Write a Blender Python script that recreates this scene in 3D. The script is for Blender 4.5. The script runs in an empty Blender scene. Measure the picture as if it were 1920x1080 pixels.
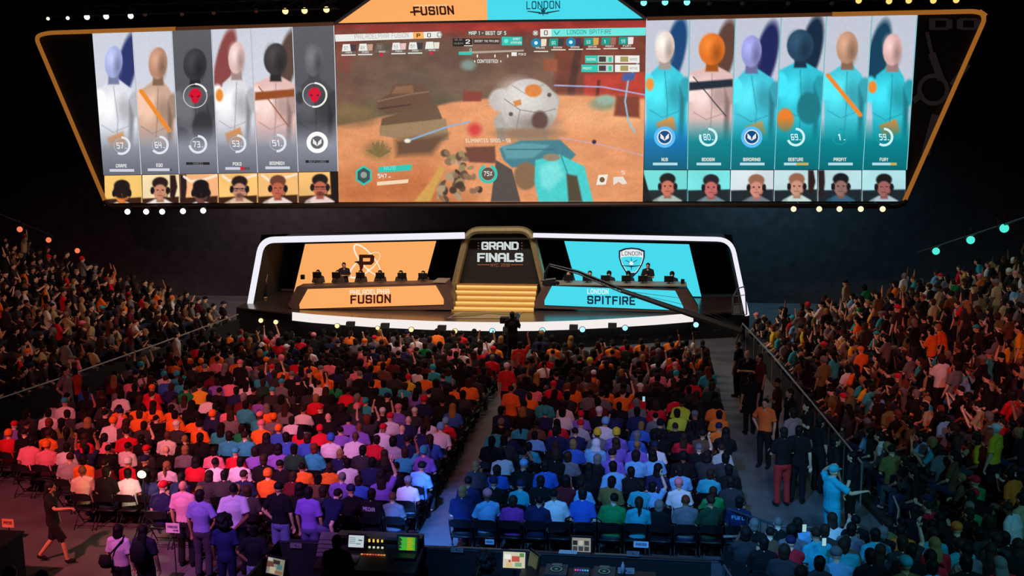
import bpy, bmesh, math, random
import numpy as np
from mathutils import Vector, Matrix, Euler

rnd = random.Random(7)
nrs = np.random.RandomState(11)
S = bpy.context.scene
COL = S.collection
R = math.radians

# ------------------------------------------------------------------ camera
F = 1918.0                                   # focal length in pixels of a 1920 wide frame
CAM_H = 8.5
TH, PSI, ROLL = R(9.3), R(7.76), R(0.58)


def cam_basis():
    ct, st, cp, sp = math.cos(TH), math.sin(TH), math.cos(PSI), math.sin(PSI)
    r = Vector((cp, sp, 0)); f = Vector((-sp * ct, cp * ct, -st)); u = Vector((-sp * st, cp * st, ct))
    c, s = math.cos(ROLL), math.sin(ROLL)
    return c * r - s * u, s * r + c * u, f


RV, UV, FV = cam_basis()
cam_data = bpy.data.cameras.new('camera')
cam = bpy.data.objects.new('camera', cam_data)
COL.objects.link(cam)
cam_data.sensor_width = 36.0
cam_data.lens = 36.0 * F / 1920.0
cam_data.clip_end = 300
M = Matrix((RV, UV, -FV)).transposed().to_4x4()
M.translation = Vector((0, 0, CAM_H))
cam.matrix_world = M
S.camera = cam


def at(px, py, Y=None, Z=None, X=None):
    """the world point where the sight line through a photograph pixel meets a plane"""
    d = FV + RV * ((px - 960) / F) + UV * ((540 - py) / F)
    if Y is not None:
        t = Y / d.y
    elif Z is not None:
        t = (Z - CAM_H) / d.z
    else:
        t = X / d.x
    return Vector((d.x * t, d.y * t, CAM_H + d.z * t))


def proj(p):
    v = Vector(p) - Vector((0, 0, CAM_H))
    z = FV.dot(v)
    return 960 + F * RV.dot(v) / z, 540 - F * UV.dot(v) / z, F / z


# ------------------------------------------------------------------ world, view, big lights
S.view_settings.view_transform = 'Standard'
S.view_settings.look = 'None'
S.view_settings.exposure = 0.0
S.view_settings.gamma = 1.0
S.view_settings.use_curve_mapping = False
W = bpy.data.worlds.new('arena_dark'); S.world = W
W.use_nodes = True
W.node_tree.nodes['Background'].inputs[0].default_value = (0.55, 0.42, 0.5, 1)
W.node_tree.nodes['Background'].inputs[1].default_value = 0.006


def lin(c):
    out = []
    for v in c:
        v = v / 255.0
        out.append(v / 12.92 if v <= 0.04045 else ((v + 0.055) / 1.055) ** 2.4)
    return tuple(out)


def spot(loc, aim, rgb, watts, size=40, blend=0.7, radius=0.35):
    ld = bpy.data.lights.new('spot_lamp', 'SPOT')
    ld.color = rgb; ld.energy = watts; ld.spot_size = R(size); ld.spot_blend = blend
    ld.shadow_soft_size = radius
    o = bpy.data.objects.new('spot_lamp', ld); COL.objects.link(o)
    o.location = loc
    d = Vector(aim) - Vector(loc)
    o.rotation_euler = d.to_track_quat('-Z', 'Y').to_euler()
    return o


# the roof truss show lamps above and behind the camera, plus added spots
SPOTS = [
    # loc, aim, colour, watts, cone, blend
    ((-13, 5, 15), (-12.0, 21.0, 0), (1.0, 0.18, 0.21), 19000, 32, 0.8),     # red wash on the back left seats
    ((-9, 5, 15), (-7.2, 20.0, 0), (0.55, 0.24, 1.0), 12000, 22, 0.8),       # violet wash
    ((-3, 5, 15), (0.2, 19.2, 0), (0.10, 0.40, 1.0), 15000, 30, 0.85),       # blue wash on the right block
    ((-4.6, 2, 15), (-4.32, 19.2, 0), (0.05, 0.27, 1.0), 130000, 4.6, 0.8),   # blue pools in the aisle
    ((-4.6, 2, 15), (-4.30, 21.4, 0), (0.10, 0.26, 1.0), 80000, 4.0, 0.9),
    ((-11, 32, 11), (-11, 38.2, 1), (1.0, 0.5, 0.22), 1100, 46, 1.0),        # amber and blue spots added to tint the deck like screen reflections
    ((-1.5, 32, 11), (-1.5, 38.6, 1), (0.2, 0.65, 1.0), 1100, 40, 1.0),
    ((-6, 6, 15), (-8.5, 27.0, 0), (1.0, 0.36, 0.38), 5200, 32, 0.9),        # rosy wash on the middle rows
    ((2, 6, 15), (0, 26.0, 0), (1.0, 0.30, 0.36), 3400, 22, 0.9),
    ((-4, 14, 15), (-5, 33, 0), (1.0, 0.34, 0.22), 1500, 50, 0.9),           # dim amber on the front rows
    ((-14, 14, 15), (-22, 34, 2), (1.0, 0.32, 0.22), 4300, 40, 0.9),         # amber on the left stand
    ((4, 10, 15), (8, 29, 1.5), (1.0, 0.17, 0.12), 8500, 26, 0.9),           # red on the right stand
    ((8, 20, 15), (13, 36, 3), (0.45, 0.75, 0.72), 2400, 34, 0.9),           # teal on the upper right stand
    ((8, 4, 14), (6.0, 18.5, 1), (0.14, 0.62, 0.85), 3600, 42, 0.9),         # teal on the near right seats
    ((-17, 44.6, 9.5), (-17, 48, 1), (1.0, 0.72, 0.75), 1600, 130, 1.0),        # rosy spot added behind the video wall to lift the dark drape
    ((4.5, 44.6, 9.5), (6, 48, 1), (0.3, 0.72, 1.0), 1600, 130, 1.0),           # cool spot added likewise behind the right half
    ((3, 8, 14), (3.6, 23.0, 0), (0.25, 0.75, 0.8), 2600, 16, 0.9),          # teal in the right aisle
]
for s in SPOTS:
    spot(*s)
# stage key light from the front truss
kl = bpy.data.lights.new('stage_key', 'AREA'); kl.energy = 1100; kl.color = (1.0, 0.86, 0.7)
kl.shape = 'RECTANGLE'; kl.size = 12; kl.size_y = 1.0
ko = bpy.data.objects.new('stage_key', kl); COL.objects.link(ko)
ko.location = (-6.3, 33.5, 9.5)
ko.rotation_euler = (Vector((-6.3, 40.5, 2.0)) - Vector(ko.location)).to_track_quat('-Z', 'Y').to_euler()


# ------------------------------------------------------------------ materials
MATS = {}


def principled(m):
    return m.node_tree.nodes['Principled BSDF']


def mat(name, rgb, rough=0.6, metal=0.0, var=0.15, scale=6.0, bump=0.0, spec=0.5):
    if name in MATS:
        return MATS[name]
    m = bpy.data.materials.new(name); m.use_nodes = True
    nt = m.node_tree; b = principled(m)
    c = lin(rgb)
    tc = nt.nodes.new('ShaderNodeTexCoord')
    nz = nt.nodes.new('ShaderNodeTexNoise'); nz.inputs['Scale'].default_value = scale; nz.inputs['Detail'].default_value = 4
    nt.links.new(tc.outputs['Object'], nz.inputs['Vector'])
    rp = nt.nodes.new('ShaderNodeValToRGB')
    rp.color_ramp.elements[0].position = 0.3; rp.color_ramp.elements[1].position = 0.7
    rp.color_ramp.elements[0].color = tuple(max(0, v * (1 - var)) for v in c) + (1,)
    rp.color_ramp.elements[1].color = tuple(min(1, v * (1 + var)) for v in c) + (1,)
    nt.links.new(nz.outputs['Fac'], rp.inputs['Fac'])
    nt.links.new(rp.outputs['Color'], b.inputs['Base Color'])
    b.inputs['Roughness'].default_value = rough
    b.inputs['Metallic'].default_value = metal
    b.inputs['Specular IOR Level'].default_value = spec
    if bump:
        bp = nt.nodes.new('ShaderNodeBump'); bp.inputs['Strength'].default_value = bump; bp.inputs['Distance'].default_value = 0.02
        nt.links.new(nz.outputs['Fac'], bp.inputs['Height']); nt.links.new(bp.outputs['Normal'], b.inputs['Normal'])
    MATS[name] = m
    return m


def emit(rgb, strength=1.0, name=None):
    key = name or 'led_%d_%d_%d_%s' % (rgb[0], rgb[1], rgb[2], str(strength).replace('.', '_'))
    if key in MATS:
        return MATS[key]
    m = bpy.data.materials.new(key); m.use_nodes = True
    b = principled(m)
    b.inputs['Base Color'].default_value = (0.01, 0.01, 0.01, 1)
    b.inputs['Specular IOR Level'].default_value = 0.1
    b.inputs['Emission Color'].default_value = lin(rgb) + (1,)
    b.inputs['Emission Strength'].default_value = strength
    MATS[key] = m
    return m


def led_picture(strength=1.0):
    """an LED wall: every diode shows the colour stored at its grid point"""
    key = 'led_wall_%s' % strength
    if key in MATS:
        return MATS[key]
    m = bpy.data.materials.new(key); m.use_nodes = True
    nt = m.node_tree; b = principled(m)
    a = nt.nodes.new('ShaderNodeAttribute'); a.attribute_name = 'diode'
    b.inputs['Base Color'].default_value = (0.01, 0.01, 0.01, 1)
    b.inputs['Specular IOR Level'].default_value = 0.1
    nt.links.new(a.outputs['Color'], b.inputs['Emission Color'])
    b.inputs['Emission Strength'].default_value = strength
    m.cycles.emission_sampling = 'NONE'
    MATS[key] = m
    return m


def dyed(name, rough=0.85, weave=60.0, attr=False):
    """cloth, skin or hair: colour comes from the object (or the 'dye' attribute of a crowd mesh)"""
    if name in MATS:
        return MATS[name]
    m = bpy.data.materials.new(name); m.use_nodes = True
    nt = m.node_tree; b = principled(m)
    if attr:
        s = nt.nodes.new('ShaderNodeAttribute'); s.attribute_name = 'dye'
    else:
        s = nt.nodes.new('ShaderNodeObjectInfo')
    tc = nt.nodes.new('ShaderNodeTexCoord')
    nz = nt.nodes.new('ShaderNodeTexNoise'); nz.inputs['Scale'].default_value = weave
    nt.links.new(tc.outputs['Object'], nz.inputs['Vector'])
    mr = nt.nodes.new('ShaderNodeMapRange'); mr.inputs[3].default_value = 0.8; mr.inputs[4].default_value = 1.15
    nt.links.new(nz.outputs['Fac'], mr.inputs[0])
    mx = nt.nodes.new('ShaderNodeMix'); mx.data_type = 'RGBA'; mx.blend_type = 'MULTIPLY'; mx.inputs[0].default_value = 1.0
    nt.links.new(s.outputs['Color'], mx.inputs[6])
    nt.links.new(mr.outputs[0], mx.inputs[7])
    nt.links.new(mx.outputs[2], b.inputs['Base Color'])
    b.inputs['Roughness'].default_value = rough
    b.inputs['Specular IOR Level'].default_value = 0.25
    MATS[name] = m
    return m


# ------------------------------------------------------------------ mesh helpers
class MB:
    def __init__(s):
        s.v = []; s.f = []; s.m = []; s.mats = []; s.mi = 0

    def use(s, m):
        if m not in s.mats:
            s.mats.append(m)
        s.mi = s.mats.index(m)
        return s

    def add(s, vs, fs):
        o = len(s.v)
        s.v.extend([tuple(p) for p in vs])
        for f in fs:
            s.f.append(tuple(i + o for i in f)); s.m.append(s.mi)
        return s

    def box(s, c, d, rz=0.0, rx=0.0):
        e = Euler((rx, 0, rz)).to_matrix()
        vs = []
        for z in (-1, 1):
            for y in (-1, 1):
                for x in (-1, 1):
                    vs.append(Vector(c) + e @ Vector((x * d[0] / 2, y * d[1] / 2, z * d[2] / 2)))
        return s.add(vs, [(0, 2, 3, 1), (4, 5, 7, 6), (0, 1, 5, 4), (2, 6, 7, 3), (0, 4, 6, 2), (1, 3, 7, 5)])

    def prism(s, pts, dvec):
        """polygon (3D points) pushed along dvec"""
        n = len(pts); d = Vector(dvec)
        vs = [Vector(p) for p in pts] + [Vector(p) + d for p in pts]
        fs = [tuple(range(n)), tuple(range(2 * n - 1, n - 1, -1))]
        fs += [(i, i + n, (i + 1) % n + n, (i + 1) % n) for i in range(n)]
        return s.add(vs, fs)

    def poly(s, pts):
        return s.add(pts, [tuple(range(len(pts)))])

    def tube(s, pts, rad, n=8, closed=False, cap=True):
        pts = [Vector(p) for p in pts]
        m = len(pts)
        rads = rad if isinstance(rad, (list, tuple)) else [rad] * m
        up = None; vs = []
        for i, p in enumerate(pts):
            if closed:
                t = pts[(i + 1) % m] - pts[i - 1]
            else:
                t = pts[min(i + 1, m - 1)] - pts[max(i - 1, 0)]
            t.normalize()
            if up is None:
                up = Vector((0, 0, 1)) if abs(t.z) < 0.9 else Vector((0, 1, 0))
            a = t.cross(up)
            if a.length < 1e-4:
                a = t.orthogonal()
            a.normalize(); b = a.cross(t); b.normalize(); up = b
            r = rads[i]
            ra, rb = r if isinstance(r, (list, tuple)) else (r, r)
            for k in range(n):
                w = 2 * math.pi * k / n
                vs.append(p + a * (ra * math.cos(w)) + b * (rb * math.sin(w)))
        fs = []
        for i in range(m if closed else m - 1):
            for k in range(n):
                j = (i + 1) % m
                fs.append((i * n + k, i * n + (k + 1) % n, j * n + (k + 1) % n, j * n + k))
        if cap and not closed:
            fs.append(tuple(range(n - 1, -1, -1))); fs.append(tuple((m - 1) * n + k for k in range(n)))
        return s.add(vs, fs)

    def ball(s, c, r, n=10, m=7, rot=None):
        rx, ry, rz = r if isinstance(r, (list, tuple)) else (r, r, r)
        c = Vector(c); vs = [Vector((0, 0, rz))]; fs = []
        for i in range(1, m):
            a = math.pi * i / m
            for k in range(n):
                w = 2 * math.pi * k / n
                vs.append(Vector((rx * math.sin(a) * math.cos(w), ry * math.sin(a) * math.sin(w), rz * math.cos(a))))
        vs.append(Vector((0, 0, -rz)))
        for k in range(n):
            fs.append((0, 1 + k, 1 + (k + 1) % n))
            for i in range(m - 2):
                fs.append((1 + i * n + k, 1 + (i + 1) * n + k, 1 + (i + 1) * n + (k + 1) % n, 1 + i * n + (k + 1) % n))
            b = 1 + (m - 2) * n
            fs.append((len(vs) - 1, b + (k + 1) % n, b + k))
        if rot is not None:
            vs = [rot @ p for p in vs]
        return s.add([p + c for p in vs], fs)

    def cyl(s, a, b, r, n=14):
        return s.tube([a, b], r, n)

    def build(s, name, mats=None, parent=None, smooth=False, loc=None):
        me = bpy.data.meshes.new(name)
        me.from_pydata(s.v, [], s.f)
        ms = s.mats if s.mats else (mats if isinstance(mats, (list, tuple)) else [mats])
        for m in ms:
            me.materials.append(m)
        if s.mats:
            me.polygons.foreach_set('material_index', s.m)
        bm = bmesh.new(); bm.from_mesh(me)
        if not s.mats or not getattr(s, 'flat', False):
            bmesh.ops.recalc_face_normals(bm, faces=bm.faces)
        bm.to_mesh(me); bm.free()
        if smooth:
            me.polygons.foreach_set('use_smooth', [True] * len(me.polygons))
        me.update()
        o = bpy.data.objects.new(name, me); COL.objects.link(o)
        if loc is not None:
            o.location = loc
        if parent is not None:
            o.parent = parent
        return o


def tag(o, label, cat, group=None, kind=None):
    o['label'] = label; o['category'] = cat
    if group:
        o['group'] = group
    if kind:
        o['kind'] = kind
    return o


def thing(name, label, cat, loc=(0, 0, 0), rz=0.0, group=None):
    o = bpy.data.objects.new(name, None); COL.objects.link(o)
    o.empty_display_size = 0.2
    o.location = loc; o.rotation_euler = (0, 0, rz)
    return tag(o, label, cat, group)


def struct(o):
    o['kind'] = 'structure'
    return o


def copy_tree(o, parent=None):
    c = o.copy(); COL.objects.link(c)
    if parent is not None:
        c.parent = parent
    for ch in list(o.children):
        copy_tree(ch, c)
    return c


# ------------------------------------------------------------------ block lettering (strokes on a 4 x 6 cell)
GL = {
    'A': (4, [[(0, 0), (0, 5), (1, 6), (3, 6), (4, 5), (4, 0)], [(0, 2.6), (4, 2.6)]]),
    'B': (4, [[(0, 0), (0, 6), (3.4, 6), (4, 5.4), (4, 3.6), (3.4, 3), (0, 3)], [(3.4, 3), (4, 2.4), (4, .6), (3.4, 0), (0, 0)]]),
    'C': (4, [[(4, 4.6), (4, 5.4), (3.4, 6), (.6, 6), (0, 5.4), (0, .6), (.6, 0), (3.4, 0), (4, .6), (4, 1.4)]]),
    'D': (4, [[(0, 0), (0, 6), (3, 6), (4, 5), (4, 1), (3, 0), (0, 0)]]),
    'E': (3.6, [[(3.6, 6), (0, 6), (0, 0), (3.6, 0)], [(0, 3), (3.1, 3)]]),
    'F': (3.6, [[(3.6, 6), (0, 6), (0, 0)], [(0, 3), (3.1, 3)]]),
    'G': (4, [[(4, 4.6), (4, 5.4), (3.4, 6), (.6, 6), (0, 5.4), (0, .6), (.6, 0), (3.4, 0), (4, .6), (4, 2.8), (2.3, 2.8)]]),
    'H': (4, [[(0, 0), (0, 6)], [(4, 0), (4, 6)], [(0, 3), (4, 3)]]),
    'I': (0.2, [[(.1, 0), (.1, 6)]]),
    'J': (3.4, [[(3.4, 6), (3.4, .6), (2.8, 0), (.6, 0), (0, .6), (0, 1.6)]]),
    'K': (4, [[(0, 0), (0, 6)], [(4, 6), (.4, 3), (4, 0)]]),
    'L': (3.4, [[(0, 6), (0, 0), (3.4, 0)]]),
    'M': (5, [[(0, 0), (0, 6), (2.5, 2.6), (5, 6), (5, 0)]]),
    'N': (4, [[(0, 0), (0, 6), (4, 0), (4, 6)]]),
    'O': (4, [[(.7, 0), (0, .7), (0, 5.3), (.7, 6), (3.3, 6), (4, 5.3), (4, .7), (3.3, 0), (.7, 0)]]),
    'P': (4, [[(0, 0), (0, 6), (3.3, 6), (4, 5.3), (4, 3.4), (3.3, 2.7), (0, 2.7)]]),
    'Q': (4, [[(.7, 0), (0, .7), (0, 5.3), (.7, 6), (3.3, 6), (4, 5.3), (4, .7), (3.3, 0), (.7, 0)], [(2.4, 1.6), (4, 0)]]),
    'R': (4, [[(0, 0), (0, 6), (3.3, 6), (4, 5.3), (4, 3.4), (3.3, 2.7), (0, 2.7)], [(2.2, 2.7), (4, 0)]]),
    'S': (4, [[(4, 4.8), (4, 5.4), (3.4, 6), (.6, 6), (0, 5.4), (0, 3.6), (.6, 3), (3.4, 3), (4, 2.4), (4, .6), (3.4, 0), (.6, 0), (0, .6), (0, 1.2)]]),
    'T': (4, [[(0, 6), (4, 6)], [(2, 6), (2, 0)]]),
    'U': (4, [[(0, 6), (0, .7), (.7, 0), (3.3, 0), (4, .7), (4, 6)]]),
    'V': (4, [[(0, 6), (2, 0), (4, 6)]]),
    'W': (5.4, [[(0, 6), (1.3, 0), (2.7, 4.4), (4.1, 0), (5.4, 6)]]),
    'X': (4, [[(0, 0), (4, 6)], [(0, 6), (4, 0)]]),
    'Y': (4, [[(0, 6), (2, 3), (4, 6)], [(2, 3), (2, 0)]]),
    'Z': (4, [[(0, 6), (4, 6), (0, 0), (4, 0)]]),
    '0': (3.6, [[(.7, 0), (0, .7), (0, 5.3), (.7, 6), (2.9, 6), (3.6, 5.3), (3.6, .7), (2.9, 0), (.7, 0)]]),
    '1': (1.4, [[(0, 4.9), (1.2, 6), (1.2, 0)]]),
    '2': (3.6, [[(0, 5), (0, 5.4), (.6, 6), (3, 6), (3.6, 5.4), (3.6, 3.6), (0, .6), (0, 0), (3.6, 0)]]),
    '3': (3.6, [[(0, 6), (3.6, 6), (3.6, 0), (0, 0)], [(.8, 3), (3.6, 3)]]),
    '4': (3.6, [[(0, 6), (0, 2.6), (3.6, 2.6)], [(3.2, 6), (3.2, 0)]]),
    '5': (3.6, [[(3.6, 6), (0, 6), (0, 3.4), (3, 3.4), (3.6, 2.8), (3.6, .6), (3, 0), (0, 0)]]),
    '6': (3.6, [[(3.4, 6), (.6, 6), (0, 5.4), (0, 0), (3.6, 0), (3.6, 3), (0, 3)]]),
    '7': (3.6, [[(0, 6), (3.6, 6), (1.2, 0)]]),
    '8': (3.6, [[(0, 0), (0, 6), (3.6, 6), (3.6, 0), (0, 0)], [(0, 3), (3.6, 3)]]),
    '9': (3.6, [[(3.6, 3), (0, 3), (0, 6), (3.6, 6), (3.6, 0), (.4, 0)]]),
    '%': (3.6, [[(0, 0), (3.6, 6)], [(0, 5), (.9, 5)], [(2.7, 1), (3.6, 1)]]),
    '-': (2.4, [[(0, 3), (2.4, 3)]]), '.': (0.3, [[(0, 0), (.3, 0)]]), '!': (0.3, [[(.1, 6), (.1, 2)], [(.1, .4), (.1, 0)]]),
    '+': (3, [[(0, 3), (3, 3)], [(1.5, 1.5), (1.5, 4.5)]]), ' ': (1.8, []), ':': (0.3, [[(.1, 4.2), (.1, 4.6)], [(.1, 1.2), (.1, 1.6)]]),
}


def strokes(txt, gap=1.9):
    x = 0.0; segs = []
    for ch in txt:
        w, pl = GL[ch]
        for line in pl:
            for a, b in zip(line[:-1], line[1:]):
                segs.append(((x + a[0], a[1]), (x + b[0], b[1])))
        x += w + gap
    return segs, x - gap


def text(mb, P, txt, x0, x1, ybot, ytop, m, th=1.1, slant=0.0, tilt=0.0, gap=1.9):
    """writes txt between x0..x1 and ybot..ytop of the flat coordinates that P maps onto a surface"""
    mb.use(m)
    segs, w = strokes(txt, gap + th * 0.4)
    sx = (x1 - x0) / (w + th); sy = (ytop - ybot) / (6.0 + th)
    h = th / 2
    for a, b in segs:
        ax, ay, bx, by = a[0] + h, a[1] + h, b[0] + h, b[1] + h
        L = math.hypot(bx - ax, by - ay) or 1e-6
        ux, uy = (bx - ax) / L, (by - ay) / L
        diag = abs(ux) > 0.05 and abs(uy) > 0.05
        e = h * (0.45 if diag else 1.0)
        if a == b:
            ux, uy = 1, 0
        ax -= ux * e; ay -= uy * e; bx += ux * e; by += uy * e
        nx, ny = -uy * h, ux * h
        q = [(ax + nx, ay + ny), (bx + nx, by + ny), (bx - nx, by - ny), (ax - nx, ay - ny)]
        mb.poly([P(x0 + sx * u + slant * sy * v, ybot + sy * v + tilt * sx * u) for u, v in q])
    return mb


def on_plane(Y, off=0.0):
    """flat coordinates = photograph pixels carried onto the vertical plane at depth Y"""
    return lambda px, py: at(px, py, Y=Y - off)


def ring(mb, P, cx, cy, r0, r1, m, a0=0.0, a1=360.0, n=28, sq=1.0):
    mb.use(m)
    for i in range(n):
        t0 = R(a0 + (a1 - a0) * i / n); t1 = R(a0 + (a1 - a0) * (i + 1) / n)
        mb.poly([P(cx + r0 * math.sin(t0) * sq, cy - r0 * math.cos(t0)), P(cx + r1 * math.sin(t0) * sq, cy - r1 * math.cos(t0)),
                 P(cx + r1 * math.sin(t1) * sq, cy - r1 * math.cos(t1)), P(cx + r0 * math.sin(t1) * sq, cy - r0 * math.cos(t1))])


def shape(mb, P, pts, m):
    mb.use(m); mb.poly([P(*p) for p in pts])


def bar(mb, P, x0, y0, x1, y1, m):
    shape(mb, P, [(x0, y0), (x1, y0), (x1, y1), (x0, y1)], m)


def line(mb, P, a, b, w, m, w2=None):
    dx, dy = b[0] - a[0], b[1] - a[1]
    L = math.hypot(dx, dy) or 1; nx, ny = -dy / L * w / 2, dx / L * w / 2
    k = (w2 if w2 is not None else w) / w
    shape(mb, P, [(a[0] + nx, a[1] + ny), (b[0] + nx * k, b[1] + ny * k), (b[0] - nx * k, b[1] - ny * k), (a[0] - nx, a[1] - ny)], m)


# ------------------------------------------------------------------ moving pictures shown by LED walls
def vnoise(x, y, seed):
    xi = np.floor(x).astype(int); yi = np.floor(y).astype(int)
    xf = x - xi; yf = y - yi
    def h(a, b):
        n = (a * 374761393 + b * 668265263 + seed * 982451653) & 0x7fffffff
        n = (n ^ (n >> 13)) * 1274126177 & 0x7fffffff
        return (n & 0xffff) / 65535.0
    u = xf * xf * (3 - 2 * xf); v = yf * yf * (3 - 2 * yf)
    return (h(xi, yi) * (1 - u) + h(xi + 1, yi) * u) * (1 - v) + (h(xi, yi + 1) * (1 - u) + h(xi + 1, yi + 1) * u) * v


class Pic:
    """a picture on a quad of the photograph (corners TL, TR, BR, BL in pixels), nx by ny diodes"""
    def __init__(s, tl, tr, br, bl, nx, ny):
        u, v = np.meshgrid(np.linspace(0, 1, nx + 1), np.linspace(0, 1, ny + 1))
        s.U, s.V = u, v; s.nx, s.ny = nx, ny
        f = lambda i: (tl[i] * (1 - u) + tr[i] * u) * (1 - v) + (bl[i] * (1 - u) + br[i] * u) * v
        s.X, s.Y = f(0), f(1)
        s.C = np.zeros(u.shape + (3,))

    def mix(s, a, col):
        a = np.clip(a, 0, 1)[..., None]
        s.C = s.C * (1 - a) + np.array(col, float) * a

    def fill(s, col):
        s.C[:] = col

    def grad(s, stops):
        for i in range(3):
            s.C[..., i] = np.interp(s.V, [p for p, _ in stops], [c[i] for _, c in stops])

    def ell(s, cx, cy, rx, ry, col, soft=0.15, rot=0.0, k=1.0):
        c, n = math.cos(R(rot)), math.sin(R(rot))
        dx, dy = s.X - cx, s.Y - cy
        d = np.sqrt(((dx * c + dy * n) / rx) ** 2 + ((-dx * n + dy * c) / ry) ** 2)
        s.mix(k * (1 + soft / 2 - d) / soft, col)

    def poly(s, pts, col, soft=2.0, k=1.0):
        ins = np.zeros(s.X.shape, bool); dist = np.full(s.X.shape, 1e9)
        n = len(pts)
        for i in range(n):
            x0, y0 = pts[i]; x1, y1 = pts[(i + 1) % n]
            if y0 != y1:
                c = ((y0 > s.Y) != (y1 > s.Y)) & (s.X < (x1 - x0) * (s.Y - y0) / (y1 - y0) + x0)
                ins ^= c
            L = (x1 - x0) ** 2 + (y1 - y0) ** 2 or 1e-9
            t = np.clip(((s.X - x0) * (x1 - x0) + (s.Y - y0) * (y1 - y0)) / L, 0, 1)
            dist = np.minimum(dist, np.hypot(s.X - x0 - t * (x1 - x0), s.Y - y0 - t * (y1 - y0)))
        s.mix(k * (0.5 + np.where(ins, dist, -dist) / soft), col)

    def line(s, pts, w, col, k=1.0):
        dist = np.full(s.X.shape, 1e9)
        for (x0, y0), (x1, y1) in zip(pts[:-1], pts[1:]):
            L = (x1 - x0) ** 2 + (y1 - y0) ** 2 or 1e-9
            t = np.clip(((s.X - x0) * (x1 - x0) + (s.Y - y0) * (y1 - y0)) / L, 0, 1)
            dist = np.minimum(dist, np.hypot(s.X - x0 - t * (x1 - x0), s.Y - y0 - t * (y1 - y0)))
        s.mix(k * (w / 2 + 0.7 - dist) / 1.4, col)

    def noise(s, sc, amp, seed=1, sy=None):
        n = vnoise(s.X / sc, s.Y / (sy or sc), seed) + 0.5 * vnoise(s.X / sc * 2.1, s.Y / (sy or sc) * 2.1, seed + 5)
        s.C *= (1 + amp * (n / 1.5 - 0.5) * 2)[..., None]

    def build(s, name, Y, parent, strength=1.0):
        nx, ny = s.nx, s.ny
        px, py = s.X.ravel(), s.Y.ravel()
        a = (px - 960) / F; b = (540 - py) / F
        d = np.array(FV)[None] + a[:, None] * np.array(RV)[None] + b[:, None] * np.array(UV)[None]
        t = Y / d[:, 1]
        P = d * t[:, None]; P[:, 2] += CAM_H
        i = np.arange(ny)[:, None] * (nx + 1) + np.arange(nx)[None]
        fs = np.stack([i, i + nx + 1, i + nx + 2, i + 1], -1).reshape(-1, 4)
        me = bpy.data.meshes.new(name)
        me.vertices.add(len(P)); me.vertices.foreach_set('co', P.ravel())
        me.loops.add(fs.size); me.loops.foreach_set('vertex_index', fs.ravel())
        me.polygons.add(len(fs)); me.polygons.foreach_set('loop_start', np.arange(len(fs)) * 4)
        me.update(calc_edges=True); me.validate()
        c = np.clip(s.C.reshape(-1, 3) / 255.0, 0, 1)
        c = np.where(c <= 0.04045, c / 12.92, ((c + 0.055) / 1.055) ** 2.4)
        at_ = me.color_attributes.new('diode', 'FLOAT_COLOR', 'POINT')
        at_.data.foreach_set('color', np.concatenate([c, np.ones((len(c), 1))], 1).ravel().astype(np.float32))
        me.materials.append(led_picture(strength))
        o = bpy.data.objects.new(name, me); COL.objects.link(o)
        if parent is not None:
            o.parent = parent
        return o
# ------------------------------------------------------------------ the hall
m_floor = mat('dark_polished_concrete', (92, 90, 94), 0.45, 0, 0.25, 1.2, 0.05)
m_wall = mat('black_drape', (58, 54, 58), 0.95, 0, 0.3, 2.0, 0.3)
m_ceil = mat('black_ceiling', (9, 9, 10), 0.95)
m_black = mat('black_metal', (14, 14, 16), 0.5, 0.0)
m_blackcloth = mat('black_cloth', (12, 12, 15), 0.9, 0, 0.3, 8)
m_grey = mat('grey_metal', (120, 122, 126), 0.4, 0.8)
m_riser = mat('dark_riser', (30, 29, 32), 0.8)

struct(MB().box((-6, 22, -0.1), (70, 60, 0.2)).build('floor', m_floor))
struct(MB().box((-6, 48.2, 8), (70, 0.4, 17)).build('wall_back', m_wall))
struct(MB().box((-36, 22, 8), (0.4, 60, 17)).build('wall_left', m_wall))
struct(MB().box((24, 22, 8), (0.4, 60, 17)).build('wall_right', m_wall))
struct(MB().box((-6, 22, 16.6), (70, 60, 0.2)).build('ceiling', m_ceil))

# ------------------------------------------------------------------ the hanging video wall
SY = 41.0                                     # depth of the screen face
vw = thing('video_wall', 'giant hanging video wall with amber edged frame above the stage', 'screen', (-6.7, SY + 0.3, 5.0))


def child(o, parent):
    """parents o to an Empty that stands at a plain offset, keeping o where it is"""
    o.parent = parent
    o.matrix_parent_inverse = Matrix.Translation(-Vector(parent.location))
    return o


def px_path(pts, Y):
    return [at(x, y, Y=Y) for x, y in pts]


def rounded(pts, r, n=5):
    out = []
    for i, p in enumerate(pts):
        if i in (0, len(pts) - 1):
            out.append(p); continue
        p = Vector(p); a = Vector(pts[i - 1]); b = Vector(pts[i + 1])
        da = (a - p).normalized() * r; db = (b - p).normalized() * r
        for k in range(n + 1):
            t = k / n
            out.append((p + da) * (1 - t) ** 2 + p * 2 * t * (1 - t) + (p + db) * t * t)
    return out


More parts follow.
